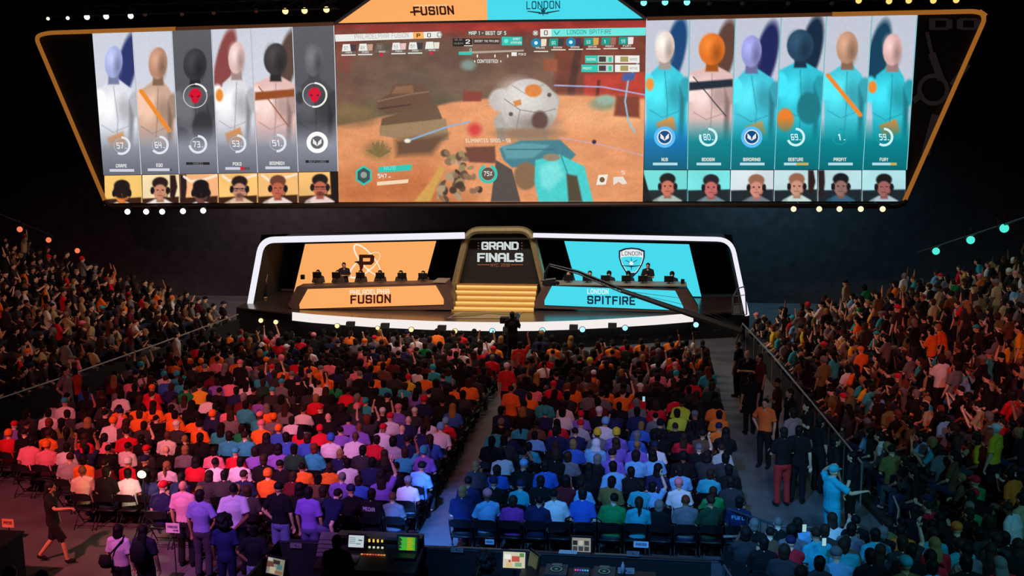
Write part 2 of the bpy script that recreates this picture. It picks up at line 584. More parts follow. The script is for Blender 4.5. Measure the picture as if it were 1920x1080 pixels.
m_frame = mat('dark_frame', (46, 28, 22), 0.5, 0.3)
m_amber = emit((150, 92, 34), 1.0, 'amber_edge_light')
m_amber_dim = emit((74, 42, 24), 1.0, 'dim_amber_edge_light')
m_void = mat('unlit_led', (20, 15, 17), 0.7, 0, 0.2, 3)
bk = MB(); outl = px_path([(70, 62), (628, 45), (640, 40), (1205, 33), (1212, 36), (1846, 24), (1697, 384), (197, 388)], SY + 0.06)
bk.prism(outl, (0, 0.5, 0))
child(bk.build('backing', m_void), vw)
for nm, pts, rd, mm in (
        ('edge_light', [(200, 384), (66, 68), (90, 61.5), (330, 54)], 0.085, m_amber),
        ('edge_light', [(1694, 381), (1849, 30), (1836, 21), (1560, 27)], 0.085, m_amber),
        ('edge_light', [(330, 54), (626, 44.5)], 0.075, m_amber_dim),
        ('edge_light', [(1560, 27), (1213, 35)], 0.075, m_amber_dim),
        ('bottom_frame', [(196, 376), (203, 389), (640, 386), (1205, 383), (1690, 387), (1698, 376)], 0.10, m_frame)):
    p3 = px_path(pts, SY - 0.05)
    child(MB().tube(rounded(p3, 0.3), rd, 10).build(nm, mm, smooth=True), vw)

# dim unlit emblem on the right side wing of the wall
em = MB(); Pw = on_plane(SY, -0.03); me_ = emit((27, 21, 22), 1.0, 'dim_emblem_glow')
for a, b, w in (((1765, 150), (1747, 100), 14), ((1747, 100), (1738, 60), 7), ((1755, 215), (1735, 290), 16),
                ((1785, 160), (1815, 120), 12), ((1730, 175), (1712, 190), 12)):
    line(em, Pw, a, b, w, me_)
ring(em, Pw, 1750, 168, 22, 30, me_)
text(em, Pw, 'DO', 1742, 1838, 56, 34, me_, 1.5)
child(em.build('emblem', smooth=False), vw)

# --- centre picture: a desert yard seen in a match
pc = Pic((628, 46), (1212, 38), (1205, 378), (635, 379), 400, 232)
pc.fill((112, 80, 68)); pc.noise(60, 0.10, 3, 90)
pc.grad([(0, (150, 50, 46)), (0.035, (170, 58, 50)), (0.065, (128, 62, 54)), (0.10, (112, 78, 66)), (0.45, (124, 96, 78)), (1, (150, 100, 75))])
pc.noise(70, 0.16, 3, 40)
pc.poly([(628, 52), (690, 50), (660, 120), (632, 200)], (128, 66, 56), 12)
pc.poly([(632, 130), (668, 150), (700, 210), (632, 220)], (118, 82, 68), 8)
pc.ell(770, 150, 120, 80, (104, 84, 70), 1.2, k=0.7)
pc.poly([(632, 205), (770, 178), (900, 180), (900, 215), (632, 250)], (96, 88, 66), 22, 0.8)
pc.poly([(1040, 60), (1212, 58), (1210, 200), (1040, 186)], (120, 62, 50), 8)
pc.poly([(1095, 140), (1212, 135), (1210, 196), (1095, 186)], (184, 62, 48), 6)
pc.poly([(1080, 80), (1094, 80), (1076, 180), (1062, 180)], (82, 50, 42), 4)
pc.poly([(1020, 110), (1046, 112), (1044, 134), (1018, 132)], (150, 84, 58), 4)
pc.poly([(1120, 150), (1126, 150), (1122, 190), (1115, 190)], (110, 40, 34), 3)
pc.noise(26, 0.10, 9)
# sand
pc.poly([(630, 236), (700, 222), (800, 204), (845, 192), (905, 186), (1000, 178), (1100, 180), (1215, 186), (1215, 400), (625, 400)], (226, 150, 102), 5)
pc.poly([(1050, 182), (1212, 188), (1212, 250), (1050, 240)], (238, 168, 118), 24, 0.8)
pc.poly([(625, 330), (800, 300), (900, 400), (625, 400)], (196, 112, 66), 60, 0.9)
pc.ell(660, 215, 50, 20, (128, 104, 72), 0.9)
pc.noise(34, 0.07, 21, 14)
# the wreck on its rock
pc.poly([(716, 222), (800, 196), (818, 194), (836, 238), (790, 250), (712, 246)], (106, 80, 60), 2)
pc.poly([(712, 236), (836, 222), (842, 262), (800, 270), (712, 254)], (156, 128, 94), 2)
pc.poly([(740, 262), (842, 250), (810, 290), (742, 294)], (104, 74, 54), 10, 0.8)
pc.poly([(706, 190), (730, 176), (736, 162), (746, 158), (788, 156), (800, 164), (808, 182), (806, 196), (780, 206), (726, 212), (708, 204)], (104, 74, 58), 3)
pc.poly([(734, 176), (742, 162), (774, 160), (776, 174)], (140, 98, 74), 3)
pc.line([(708, 190), (772, 176), (804, 172)], 2.5, (140, 112, 84))
pc.line([(712, 204), (770, 196)], 3, (74, 50, 42))
# scrub
for i in range(26):
    a = rnd.uniform(-1.3, 1.3); L = rnd.uniform(12, 30)
    pc.line([(712, 294), (712 + L * math.sin(a), 292 - L * math.cos(a))], 2.4, (122 + rnd.randint(-20, 20), 104, 62), 0.8)
pc.ell(708, 282, 24, 16, (128, 106, 64), 0.9, k=0.7)
pc.ell(1130, 195, 24, 12, (148, 150, 122), 0.6); pc.ell(1136, 187, 18, 9, (150, 178, 160), 0.6)
pc.poly([(1155, 178), (1200, 180), (1200, 222), (1150, 218)], (128, 62, 46), 4, 0.7)
pc.line([(764, 264), (838, 238), (880, 228)], 3, (140, 176, 214)); pc.ell(764, 264, 6, 4, (240, 235, 225), 0.6)
pc.line([(1040, 160), (1130, 163), (1210, 178)], 2.6, (176, 176, 226))
pc.line([(1196, 118), (1178, 150), (1172, 190), (1178, 226), (1190, 248)], 3, (140, 196, 222))
pc.line([(1050, 258), (1130, 272), (1208, 292)], 2, (200, 170, 200), 0.7); pc.ell(1114, 266, 4, 4, (40, 36, 60), 0.5)
pc.poly([(1168, 138), (1192, 136), (1188, 150), (1166, 152)], (70, 96, 160), 3)
pc.ell(890, 243, 12, 12, (214, 60, 60), 0.9)
pc.ell(878, 122, 14, 10, (128, 148, 140), 0.8)
pc.poly([(870, 170), (905, 172), (902, 190), (868, 190)], (136, 60, 50), 4)
# plain rounded machinery stand-in, grey over teal
pc.ell(940, 188, 24, 22, (196, 188, 182), 0.25); pc.ell(1035, 190, 14, 18, (186, 176, 170), 0.3)
pc.ell(950, 230, 24, 22, (176, 170, 164), 0.3)
pc.ell(992, 200, 54, 52, (196, 190, 184), 0.06, 18); pc.ell(978, 182, 40, 30, (224, 219, 214), 0.9, 18, 0.8); pc.ell(1004, 232, 40, 16, (140, 128, 120), 0.9, k=.7)
pc.line([(946, 186), (975, 206), (1012, 212), (1042, 204)], 1.6, (120, 110, 106), .8); pc.line([(975, 206), (968, 244)], 1.4, (120, 110, 106), .8); pc.line([(1012, 212), (1020, 246)], 1.4, (120, 110, 106), .8)
pc.line([(960, 160), (985, 176), (1020, 158)], 1.4, (140, 130, 126), .8); pc.poly([(962, 190), (976, 186), (978, 196), (966, 200)], (216, 136, 70), 2)
pc.ell(958, 214, 4, 4, (90, 80, 78), .4); pc.ell(1030, 178, 4, 4, (90, 80, 78), .4); pc.poly([(930, 240), (944, 240), (950, 262), (934, 266)], (150, 142, 136), 3); pc.poly([(966, 250), (980, 250), (992, 272), (972, 272)], (166, 158, 150), 3); pc.poly([(1006, 250), (1022, 250), (1032, 268), (1012, 270)], (140, 128, 118), 3)
pc.ell(1000, 262, 44, 9, (170, 134, 92), .6, 0, .7)
pc.ell(1000, 170, 16, 12, (222, 132, 62), 0.25); pc.ell(1012, 226, 15, 18, (92, 66, 60), 0.35)
pc.ell(990, 250, 60, 10, (150, 120, 96), 0.7)
pc.poly([(936, 278), (975, 264), (1050, 262), (1080, 290), (1060, 310), (960, 314), (944, 300)], (64, 126, 140), 3)
pc.poly([(940, 274), (985, 268), (1030, 272), (1000, 296), (950, 298)], (92, 156, 166), 4)
pc.ell(986, 330, 22, 26, (136, 104, 76), 0.2)
pc.poly([(1004, 300), (1050, 290), (1096, 312), (1112, 378), (1010, 378), (1002, 340)], (70, 206, 204), 3)
pc.poly([(1010, 310), (1046, 298), (1060, 330), (1030, 360), (1012, 350)], (120, 226, 222), 6, .6); pc.line([(1052, 292), (1066, 330), (1068, 378)], 2, (40, 130, 136)); pc.line([(950, 280), (1040, 280)], 2, (50, 104, 118)); pc.poly([(1062, 326), (1082, 330), (1092, 378), (1066, 378)], (82, 70, 52), 4)
pc.ell(1034, 295, 16, 7, (150, 130, 108), 0.3)
pc.poly([(930, 300), (960, 318), (976, 378), (920, 378)], (84, 74, 70), 2)
for i in range(46):
    x, y = rnd.uniform(824, 900), rnd.uniform(286, 374)
    b = rnd.choice([(96, 72, 58), (142, 110, 84), (176, 150, 120), (70, 52, 44), (156, 134, 92)])
    pc.ell(x, y, rnd.uniform(4, 10), rnd.uniform(3, 8), b, 0.4, rnd.uniform(0, 180))
pc.poly([(776, 378), (812, 334), (824, 312), (834, 316), (806, 378)], (210, 160, 82), 4)
pc.poly([(872, 276), (928, 274), (930, 306), (880, 304)], (110, 66, 52), 4)
pc.noise(3.1, 0.05, 33)
disp = pc.build('match_display', SY, None); child(disp, vw)

WHT = emit((236, 236, 230)); TEAL = emit((46, 196, 178)); TEALB = emit((112, 232, 222)); DK = emit((38, 30, 30))
GRY = emit((150, 146, 140)); ORG = emit((248, 176, 96)); REDS = emit((214, 30, 60)); BRN = emit((70, 34, 24))
hud = MB(); H1 = on_plane(SY, 0.03); H2 = on_plane(SY, 0.05)
shape(hud, H1, [(628, 65), (826, 59), (827, 71), (629, 78)], WHT)
text(hud, H2, 'PHILADELPHIA FUSION', 665, 766, 73.5, 64.5, emit((168, 164, 162)), 0.7, tilt=-0.035)
shape(hud, H2, [(774, 60.5), (794, 60), (795, 72.5), (775, 73)], ORG)
text(hud, on_plane(SY, 0.07), 'P', 781, 788, 70, 63, BRN, 1.6)
text(hud, H2, '0', 801, 808, 70, 62, emit((70, 66, 66)), 1.0)
ring(hud, H1, 824, 65, 0, 5.5, GRY); ring(hud, H2, 824, 65, 0, 2.6, WHT)
shape(hud, H1, [(1013, 54.5), (1211, 51.5), (1210.5, 66.5), (1013, 69)], TEALB)
shape(hud, H2, [(1013, 54.5), (1034, 54.2), (1034, 68.7), (1013, 69)], WHT)
text(hud, on_plane(SY, 0.07), '0', 1020, 1027, 66, 57, emit((70, 66, 66)), 1.0)
text(hud, H2, 'LONDON SPITFIRE', 1063, 1146, 64.5, 56, emit((40, 130, 136)), 0.8, tilt=-0.01)
line(hud, H2, (1039, 58), (1044, 65), 1.6, emit((50, 140, 150))); line(hud, H2, (1049, 58), (1044, 65), 1.6, emit((50, 140, 150)))
ring(hud, H1, 1004, 62, 0, 5.5, GRY); line(hud, H2, (1001, 59), (1007, 65), 1.6, WHT); line(hud, H2, (1007, 59), (1001, 65), 1.6, WHT)
bar(hud, H1, 876, 57, 951, 67, emit((96, 76, 66))); text(hud, H2, 'MAP 1 - BEST OF 5', 879, 949, 65.5, 58.5, WHT, 1.2)
bar(hud, H1, 849, 72, 885, 87, DK); text(hud, H2, '2', 873, 881, 82, 74, WHT, 1.2); bar(hud, H2, 870, 85, 886, 86.4, WHT)
text(hud, H2, '0.0', 853, 866, 76, 73, GRY, 1.0); text(hud, H2, '61.87M', 852, 868, 83, 80, GRY, 1.0)
bar(hud, H1, 887, 72, 937, 83, emit((66, 50, 46))); text(hud, H2, 'ESCORT THE PAYLOAD', 890, 935, 79, 75, WHT, 1.0)
bar(hud, H1, 941, 69, 979, 85, TEAL); ring(hud, H2, 949, 77, 0, 4, TEALB)
text(hud, H2, 'EAST', 962, 975, 75, 71, WHT, 1.2); text(hud, H2, 'STATION', 958, 978, 82, 78, WHT, 1.2)
shape(hud, H1, [(860, 97), (982, 93), (982, 96.5), (860, 101.5)], emit((176, 160, 144)))
bar(hud, H2, 860, 98, 885, 103, TEAL); text(hud, H2, '0', 880.5, 884.5, 96, 91, TEALB, 1.2)
for x in (895, 928, 952):
    shape(hud, H2, [(x - 1.5, 105), (x, 101), (x + 1.5, 105), (x, 109)], WHT)
bar(hud, H2, 959, 98, 969, 105, WHT); text(hud, H2, 'POKO', 972, 986, 104, 99.5, WHT, 1.0)
text(hud, H2, 'CONTESTED!', 895, 934, 118, 111.5, WHT, 1.2)
for x in (890, 939):
    shape(hud, H2, [(x - 1.3, 115), (x, 112.5), (x + 1.3, 115), (x, 117.5)], WHT)
names_l = ['CARPE', 'EQO', 'SADO', 'POKO', 'BOOMBOX', 'NEPTUNO']
names_r = ['NUS', 'BDOSIN', 'BIRDRING', 'GESTURE', 'PROFIT', 'FURY']
pct_l = ['57', '64', '73', '53', '51', '']; pct_r = ['', '80', '', '69', '1', '59']
blob = [(70, 60, 70), (196, 160, 140), (90, 84, 78), (232, 196, 196), (60, 58, 64), (232, 226, 214)]
for i in range(6):
    x = 641 + i * 31.2; y = 83 - i * 0.9
    c = WHT if i not in (2,) else emit((110, 96, 84))
    shape(hud, H1, [(x + 2, y), (x + 15, y - .4), (x + 17, y + 13), (x, y + 13.4)], c)
    shape(hud, H1, [(x + 16, y + 1), (x + 27, y + .6), (x + 26, y + 12.5), (x + 17.5, y + 13)], emit(blob[i]))
    if pct_l[i]:
        text(hud, H2, pct_l[i], x + 4, x + 11, y + 10.5, y + 4, emit((150, 146, 144)), 1.0)
    bar(hud, H1, x - 1, y + 13.6, x + 26, y + 17.6, emit((112, 100, 92)))
    text(hud, H2, names_l[i], x + 7, x + 19, y + 17.2, y + 14.2, WHT, 1.0)
    if i in (2, 5):
        ring(hud, H2, x + 12, y + 21, 0, 3.2, REDS)
    else:
        shape(hud, H2, [(x - 1, y + 19.4), (x + 26, y + 19), (x + 26, y + 21), (x - 1, y + 21.4)], WHT)
blob_r = [(236, 220, 200), (60, 60, 66), (70, 54, 84), (206, 170, 90), (160, 110, 96), (236, 226, 224)]
for i in range(6):
    x = 997 + i * 32.6; y = 73 - i * 0.7
    if i in (0, 2):
        ring(hud, H1, x + 8, y + 7.5, 0, 9, emit((20, 130, 166))); ring(hud, H2, x + 8, y + 7.5, 0, 3.4, emit((200, 244, 250)))
    else:
        shape(hud, H1, [(x + 1, y), (x + 17, y), (x + 16, y + 14), (x, y + 14)], emit((16, 156, 140)))
        text(hud, H2, pct_r[i], x + 5, x + 12 if len(pct_r[i]) > 1 else x + 8, y + 11, y + 4.5, emit((190, 240, 232)), 1.0)
    shape(hud, H1, [(x + 17.5, y), (x + 28, y), (x + 27, y + 13), (x + 17.5, y + 14)], emit(blob_r[i]))
    text(hud, H2, names_r[i], x + 8, x + 24, y + 18.4, y + 15, WHT, 1.0)
    bar(hud, H2, x + 4, y + 19.5 + (0.5 if i else 3), x + 31, y + 21.5 + (0.5 if i else 3), emit((226, 222, 208)))
for k, (x0, y0, nl, nr) in enumerate(((1097, 104, 'BIRDRING', 'SADO'), (1090, 121, 'PROFIT', 'NEPTUNO'))):
    bar(hud, H1, x0, y0, 1121, y0 + 14, TEAL); text(hud, H2, nl, x0 + 3, x0 + 20, y0 + 9.5, y0 + 5, WHT, 1.0)
    bar(hud, H1, 1121, y0, 1150, y0 + 14, emit((180, 214, 200))); bar(hud, H2, 1123, y0 + 2, 1136, y0 + 12, emit((70, 56, 58)))
    bar(hud, H2, 1141, y0 + 3, 1147, y0 + 12, emit((60, 190, 160)))
    bar(hud, H1, 1153, y0, 1199, y0 + 14, WHT); bar(hud, H2, 1163, y0 + 2, 1178, y0 + 12, emit((168, 152, 92)))
    text(hud, H2, nr, 1181, 1195, y0 + 9.5, y0 + 5, GRY, 1.0)
text(hud, H2, 'ELIMINATED SADO - 58', 874, 958, 267, 260, emit((236, 222, 196)), 1.2, slant=0.2)
# health plate and ability rings at the bottom
hexa = [(682 + 17 * math.sin(R(60 * k)), 329 - 19 * math.cos(R(60 * k))) for k in range(6)]
shape(hud, H1, hexa, TEAL); shape(hud, H2, [(682 + (a - 682) * .78, 329 + (b - 329) * .78) for a, b in hexa], emit((60, 84, 84)))
ring(hud, on_plane(SY, 0.07), 682, 328, 0, 6, emit((150, 158, 152)))
shape(hud, H1, [(710, 313), (772, 308), (771, 319), (709, 324)], TEAL); text(hud, H2, 'NUS', 720, 742, 319, 312, TEALB, 1.0, tilt=-0.05)
text(hud, H1, '547', 709, 726, 334, 326, WHT, 1.2, slant=0.15); text(hud, H1, '+', 728, 733, 334, 330, WHT, 1.4)
shape(hud, H1, [(707, 341), (766, 336), (765, 343), (707, 348)], emit((240, 214, 180)))
ring(hud, H1, 915, 326, 12.5, 18, TEAL, 20, 340); ring(hud, H1, 915, 326, 0, 12, emit((96, 76, 70))); text(hud, H2, '75%', 907, 923, 330, 321, WHT, 1.1)
shape(hud, H1, [(1122, 328), (1140, 327), (1136, 346), (1118, 347)], emit((240, 232, 220)))
ring(hud, H2, 1129, 337, 0, 5, emit((120, 86, 60)))
shape(hud, H1, [(1150, 332), (1168, 331), (1176, 344), (1168, 346), (1160, 341), (1150, 347)], emit((232, 222, 212)))
text(hud, H1, '5', 1166, 1172, 327, 320, WHT, 1.0, slant=0.2)
ring(hud, H1, 913, 211, 14.5, 15.6, emit((226, 170, 140)))
hud.build('screen_writing', parent=disp)

# --- banner above the centre picture
ban = MB(); B1 = on_plane(SY, 0.0)
M_OR, M_CY = emit((252, 172, 98), 1.0, 'team_orange_led'), emit((70, 218, 236), 1.0, 'team_cyan_led')
o1 = MB(); shape(o1, B1, [(627, 43.5), (727, -26), (912, -29), (914, 37.5)], M_OR); bo = o1.build('orange_banner'); child(bo, vw)
t1 = MB(); text(t1, on_plane(SY, .03), 'PHILADELPHIA', 777, 838, 12, 9, emit((250, 226, 190)), 1.0)
text(t1, on_plane(SY, .03), 'FUSION', 776, 852, 29.5, 12.5, emit((56, 20, 14)), 1.5, slant=0.12, tilt=-0.03)
line(t1, on_plane(SY, .04), (769, 23), (792, 21.5), 3.2, emit((56, 20, 14)))
t1.build('team_lettering', parent=bo)
o2 = MB(); shape(o2, B1, [(914, 37.5), (912, -29), (1120, -31), (1211, 34.5)], M_CY); bc = o2.build('cyan_banner'); child(bc, vw)
t2 = MB(); nv = emit((22, 70, 92)); text(t2, on_plane(SY, .03), 'LONDON', 987, 1050, 17.5, 2.5, nv, 1.0, tilt=-0.02)
Pb = on_plane(SY, .03)
line(t2, Pb, (989, 21), (1013, 24), 1.8, nv, 3); line(t2, Pb, (1049, 20), (1025, 24), 1.8, nv, 3)
line(t2, Pb, (1018.5, 15), (1018.5, 30), 3, nv, 1); line(t2, Pb, (1010, 25), (1028, 25), 3, nv)
ring(t2, on_plane(SY, .04), 1018.5, 21, 0, 4, nv)
for a in (-55, 55):
    line(t2, Pb, (1018.5, 21), (1018.5 + 9 * math.sin(R(a)), 21 - 9 * math.cos(R(a))), 1.5, nv)
t2.build('team_lettering', parent=bc)
trim = MB(); line(trim, on_plane(SY, .02), (627, 45), (1212, 37), 2.4, DK)
for a, b in (((627, 45), (727, -26)), ((1212, 36), (1120, -31))):
    trim.tube(px_path([a, b], SY - 0.03), 0.06, 8)
child(trim.build('banner_edge', m_frame), vw)


# --- player panels: plain faceless figures stand in for the artwork
def figure(p, cx, top, hw, body, head, accent, dark=None, k=1.0, style=0):
    """a plain faceless figure: rounded head, padded suit in two tones, coloured bands"""
    y0 = top; lo = [v * 0.62 for v in body]; mid = [v * 0.82 for v in body]; hi = [min(255, v * 1.14 + 10) for v in body]
    hx = cx + (-.18, .1, .0, .12, .05, -.08)[style] * hw; hr = (.46, .50, .62, .44, .60, .46)[style]
    if dark:
        p.ell(cx + hw * (.5, .4, .5, -.5, .6, .4)[style], y0 + 58, hw * 0.5, 66, dark, 0.25, 12, k * .9)
    wide = (1.0, .95, 1.35, .8, 1.5, .95)[style]
    p.poly([(cx - hw * wide, y0 + 250), (cx - hw * 1.02 * wide, y0 + 128), (cx - hw * .78 * wide, y0 + 98), (hx - hw * .24, y0 + 82),
            (hx + hw * .26, y0 + 82), (cx + hw * .82 * wide, y0 + 102), (cx + hw * 1.05 * wide, y0 + 136), (cx + hw * wide, y0 + 250)], body, 3, k)
    p.ell(cx - hw * .35, y0 + 134, hw * .5, 30, hi, 0.8, 20, .8 * k)
    p.ell(cx + hw * .42, y0 + 140, hw * .42, 26, mid, 0.8, -15, .8 * k)
    p.ell(cx - hw * .9, y0 + 124, hw * .34, 24, hi, 0.3, 0, k); p.ell(cx + hw * .92, y0 + 130, hw * .32, 24, mid, 0.3, 0, k)
    p.poly([(cx + hw * .62, y0 + 120), (cx + hw * .9, y0 + 150), (cx + hw * .8, y0 + 250), (cx + hw * .5, y0 + 250), (cx + hw * .6, y0 + 170)], lo, 4, .7 * k)
    p.line([(hx, y0 + 96), (cx + hw * .05, y0 + 160), (cx - hw * .1, y0 + 240)], 1.6, lo, .7 * k)
    p.line([(cx - hw * .8, y0 + 168), (cx - hw * .2, y0 + 182), (cx + hw * .6, y0 + 170)], 1.6, lo, .6 * k)
    if style in (1, 4):
        p.line([(cx - hw * .8, y0 + 102), (cx + hw * .7, y0 + 176)], 8 if style == 1 else 2, accent, k)
        if style == 4:
            p.poly([(cx - hw, y0 + 112), (cx + hw, y0 + 106), (cx + hw, y0 + 120), (cx - hw, y0 + 128)], accent, 3, k)
    elif style in (0, 3, 5):
        p.poly([(cx - hw * .5, y0 + 192), (cx + hw * .3, y0 + 180), (cx + hw * .5, y0 + 204), (cx - hw * .3, y0 + 222)], accent, 4, k)
        p.ell(cx - hw * .8, y0 + 120, hw * .2, 12, accent, 0.4, 0, k * (style != 0))
    else:
        p.ell(cx + hw * .4, y0 + 168, hw * .55, 30, lo, 0.2, 0, k); p.ell(cx - hw * .7, y0 + 190, hw * .4, 22, accent, 0.3, 0, k)
    p.poly([(hx - hw * .24, y0 + 66), (hx + hw * .24, y0 + 66), (hx + hw * .3, y0 + 92), (hx - hw * .3, y0 + 92)], [v * .72 for v in head], 3, k)
    p.ell(hx, y0 + 50, hw * hr, 30, head, 0.1, 4, k)
    p.ell(hx - hw * .14, y0 + 42, hw * hr * .6, 18, [min(255, v * 1.16 + 8) for v in head], 0.9, 0, .7 * k)
    p.ell(hx + hw * .22, y0 + 58, hw * hr * .45, 20, [v * .7 for v in head], 0.9, 0, .6 * k)


PW_X = [(172, 248, 322, 396, 470, 548, 626), (193, 265, 336, 409, 483, 559, 633.5)]
PE_X = [(1210.5, 1293, 1379, 1465, 1550, 1635, 1720), (1206.5, 1289, 1370, 1452, 1535, 1618, 1700)]
topl = lambda x: 62.3 - (x - 172) * 0.0352
botl = lambda x: 328.5 - (x - 193) * 0.0165
topr = lambda x: 34.2 - (x - 1210) * 0.0118
botr = lambda x: 317.6 + (x - 1206) * 0.0016
ART = [  # body, head, accent, dark back shape, background, is grey
    ((226, 228, 236), (168, 176, 226), (240, 150, 70), (48, 56, 110)),
    ((208, 170, 148), (186, 140, 116), (240, 140, 50), None),
    ((92, 92, 98), (56, 56, 62), (70, 70, 76), None),
    ((222, 222, 228), (226, 190, 186), (240, 140, 54), (140, 72, 70)),
    ((232, 190, 184), (62, 58, 60), (150, 78, 40), (92, 72, 62)),
    ((74, 74, 80), (104, 102, 106), (60, 60, 66), None),
    ((60, 204, 224), (236, 214, 204), (240, 150, 60), (24, 70, 120)),
    ((226, 190, 186), (226, 116, 40), (34, 46, 58), (96, 66, 56)),
    ((70, 200, 222), (150, 152, 214), (226, 160, 80), (34, 40, 92)),
    ((52, 196, 216), (40, 70, 96), (236, 130, 46), (24, 44, 66)),
    ((70, 204, 222), (190, 144, 118), (240, 140, 50), None),
    ((50, 196, 214), (222, 176, 172), (240, 140, 54), (24, 66, 92)),
]
SKULL = (214, 22, 54)


def skull(mb, P, cx, cy, r, m, dk):
    mb.use(m)
    mb.poly([P(cx + r * math.sin(R(a)) * (0.86 if abs(a) < 100 else 0.62), cy - r * math.cos(R(a))) for a in range(-175, 180, 14)])
    for s in (-1, 1):
        shape(mb, P_up, [(cx + s * r * .16, cy + r * .12), (cx + s * r * .6, cy - r * .18), (cx + s * r * .5, cy + r * .2)], dk)


P_up = on_plane(SY, 0.06)
for i in range(12):
    lft = i < 6; k = i % 6
    T, B = (PW_X if lft else PE_X)
    tp, bt = (topl, botl) if lft else (topr, botr)
    body, head, acc, dark = ART[i]
    p = Pic((T[k] + 1, tp(T[k])), (T[k + 1] - 1, tp(T[k + 1])), (B[k + 1] - 1, bt(B[k + 1])), (B[k] + 1, bt(B[k])), 44, 140)
    dead = i in (2, 5)
    if dead:
        p.grad([(0, (96, 96, 102)), (0.6, (84, 84, 92)), (1, (120, 122, 132))])
    elif lft:
        p.grad([(0, (206, 210, 222)), (0.6, (216, 218, 228)), (1, (200, 204, 214))])
    else:
        p.grad([(0, (196, 200, 214)), (1, (200, 206, 220))])
    cx = (T[k] + T[k + 1] + B[k] + B[k + 1]) / 4; hw = (T[k + 1] - T[k]) / 2
    figure(p, cx, tp(T[k]) + 4 + 5 * (k % 3), hw * 0.95, body, head, acc, dark, 1.0, (0, 1, 2, 3, 4, 5, 5, 4, 0, 2, 1, 3)[i])
    a = np.clip((p.V - 0.66) / 0.16, 0, 1)
    if lft:
        p.mix(a, (150, 154, 166)); p.mix(np.clip((p.V - 0.78) / 0.22, 0, 1), (104, 106, 118))
    else:
        p.mix(a, (10, 138, 148) if i != 6 else (8, 120, 186)); p.mix(np.clip((p.V - 0.8) / 0.2, 0, 1), (8, 108, 118) if i != 6 else (8, 96, 120))
    p.noise(2.3, 0.03, 40 + i)
    po = p.build('player_panel', SY - 0.01, None); child(po, vw)
    g = MB(); G1 = on_plane(SY, 0.04)
    bx = B[k] + (B[k + 1] - B[k]) * 0.5 - 1.5
    yb = bt(bx)
    ry = (272 if lft else 257)
    if lft:
        ry = 273 - k * 1.2
    lite = emit((228, 230, 238)) if lft else emit((206, 244, 246))
    pct = (pct_l if lft else pct_r)[k]
    if pct:
        frac = max(4, int(pct)) / 100.0
        ring(g, G1, bx, ry, 13, 17.5, lite if i != 10 else emit((30, 160, 168)), 0, 360 * frac, 30)
        ring(g, on_plane(SY, .03), bx, ry, 13, 14.4, emit((176, 180, 190)) if lft else emit((40, 160, 168)), 0, 360)
        text(g, G1, pct, bx - (8 if len(pct) > 1 else 2.5), bx + (5 if len(pct) > 1 else 2), ry + 6, ry - 6, lite, 1.2, slant=0.15)
        line(g, G1, (bx + 7, ry + 5), (bx + 10, ry + 5), 1.5, lite)
    else:
        ring(g, on_plane(SY, .03), bx, ry, 14, 20, emit((250, 250, 250), 1.2) if lft else emit((90, 190, 250), 1.0))
        ring(g, G1, bx, ry, 0, 13.5, emit((96, 98, 106)) if lft else emit((10, 74, 130)))
        ring(g, P_up, bx, ry, 12, 14, WHT)
        for s in (-1, 1):
            shape(g, P_up, [(bx, ry + 7), (bx + s * 2, ry - 1), (bx + s * 8, ry - 7), (bx + s * 8, ry + 2)], WHT)
    nm = (names_l if lft else names_r)[k]
    w = 5.6 * len(nm) * 0.5
    if dead:
        yy = yb - 19
        bar(g, G1, bx - 22, yy - 2.5, bx + 22, yy + 2.5, emit((40, 40, 46))); text(g, P_up, nm, bx - w * .8, bx + w * .8, yy + 3, yy - 3, emit((120, 120, 128)), 1.0)
        sy = 181 - k * 0.6
        ring(g, on_plane(SY, .03), bx - 5, sy, 21, 23, emit((190, 190, 196)), 0, 360)
        ring(g, G1, bx - 5, sy, 20.5, 24, WHT, 0, 70 if k == 2 else 190)
        skull(g, G1, bx - 5, sy, 14, emit(SKULL), emit((90, 20, 34)))
    else:
        yn = yb - 17 if lft else 299
        text(g, G1, nm, bx - w * .72, bx + w * .72, yn + 3.2, yn - 3.2, WHT, 1.4)
        y2 = yn + 6
        bar(g, G1, bx - 22, y2, bx + 24, y2 + 5, emit((206, 210, 222)) if lft else emit((176, 220, 230)))
        if i == 3:
            bar(g, P_up, bx + 6, y2 - .5, bx + 13, y2 + 5.5, REDS); bar(g, P_up, bx + 13, y2, bx + 24, y2 + 5, emit((84, 84, 94)))
        if i in (9, 11):
            bar(g, P_up, bx + (1 if i == 9 else 12), y2, bx + 24, y2 + 5, emit((190, 176, 90)))
        if i == 1:
            bar(g, P_up, bx + 19, y2, bx + 24, y2 + 5, emit((90, 92, 100)))
    line(g, on_plane(SY, .02), (T[k + 1], tp(T[k + 1])), (B[k + 1], bt(B[k + 1])), 1.4, emit((214, 218, 228)) if lft else emit((130, 214, 224)))
    g.build('panel_writing', parent=po)

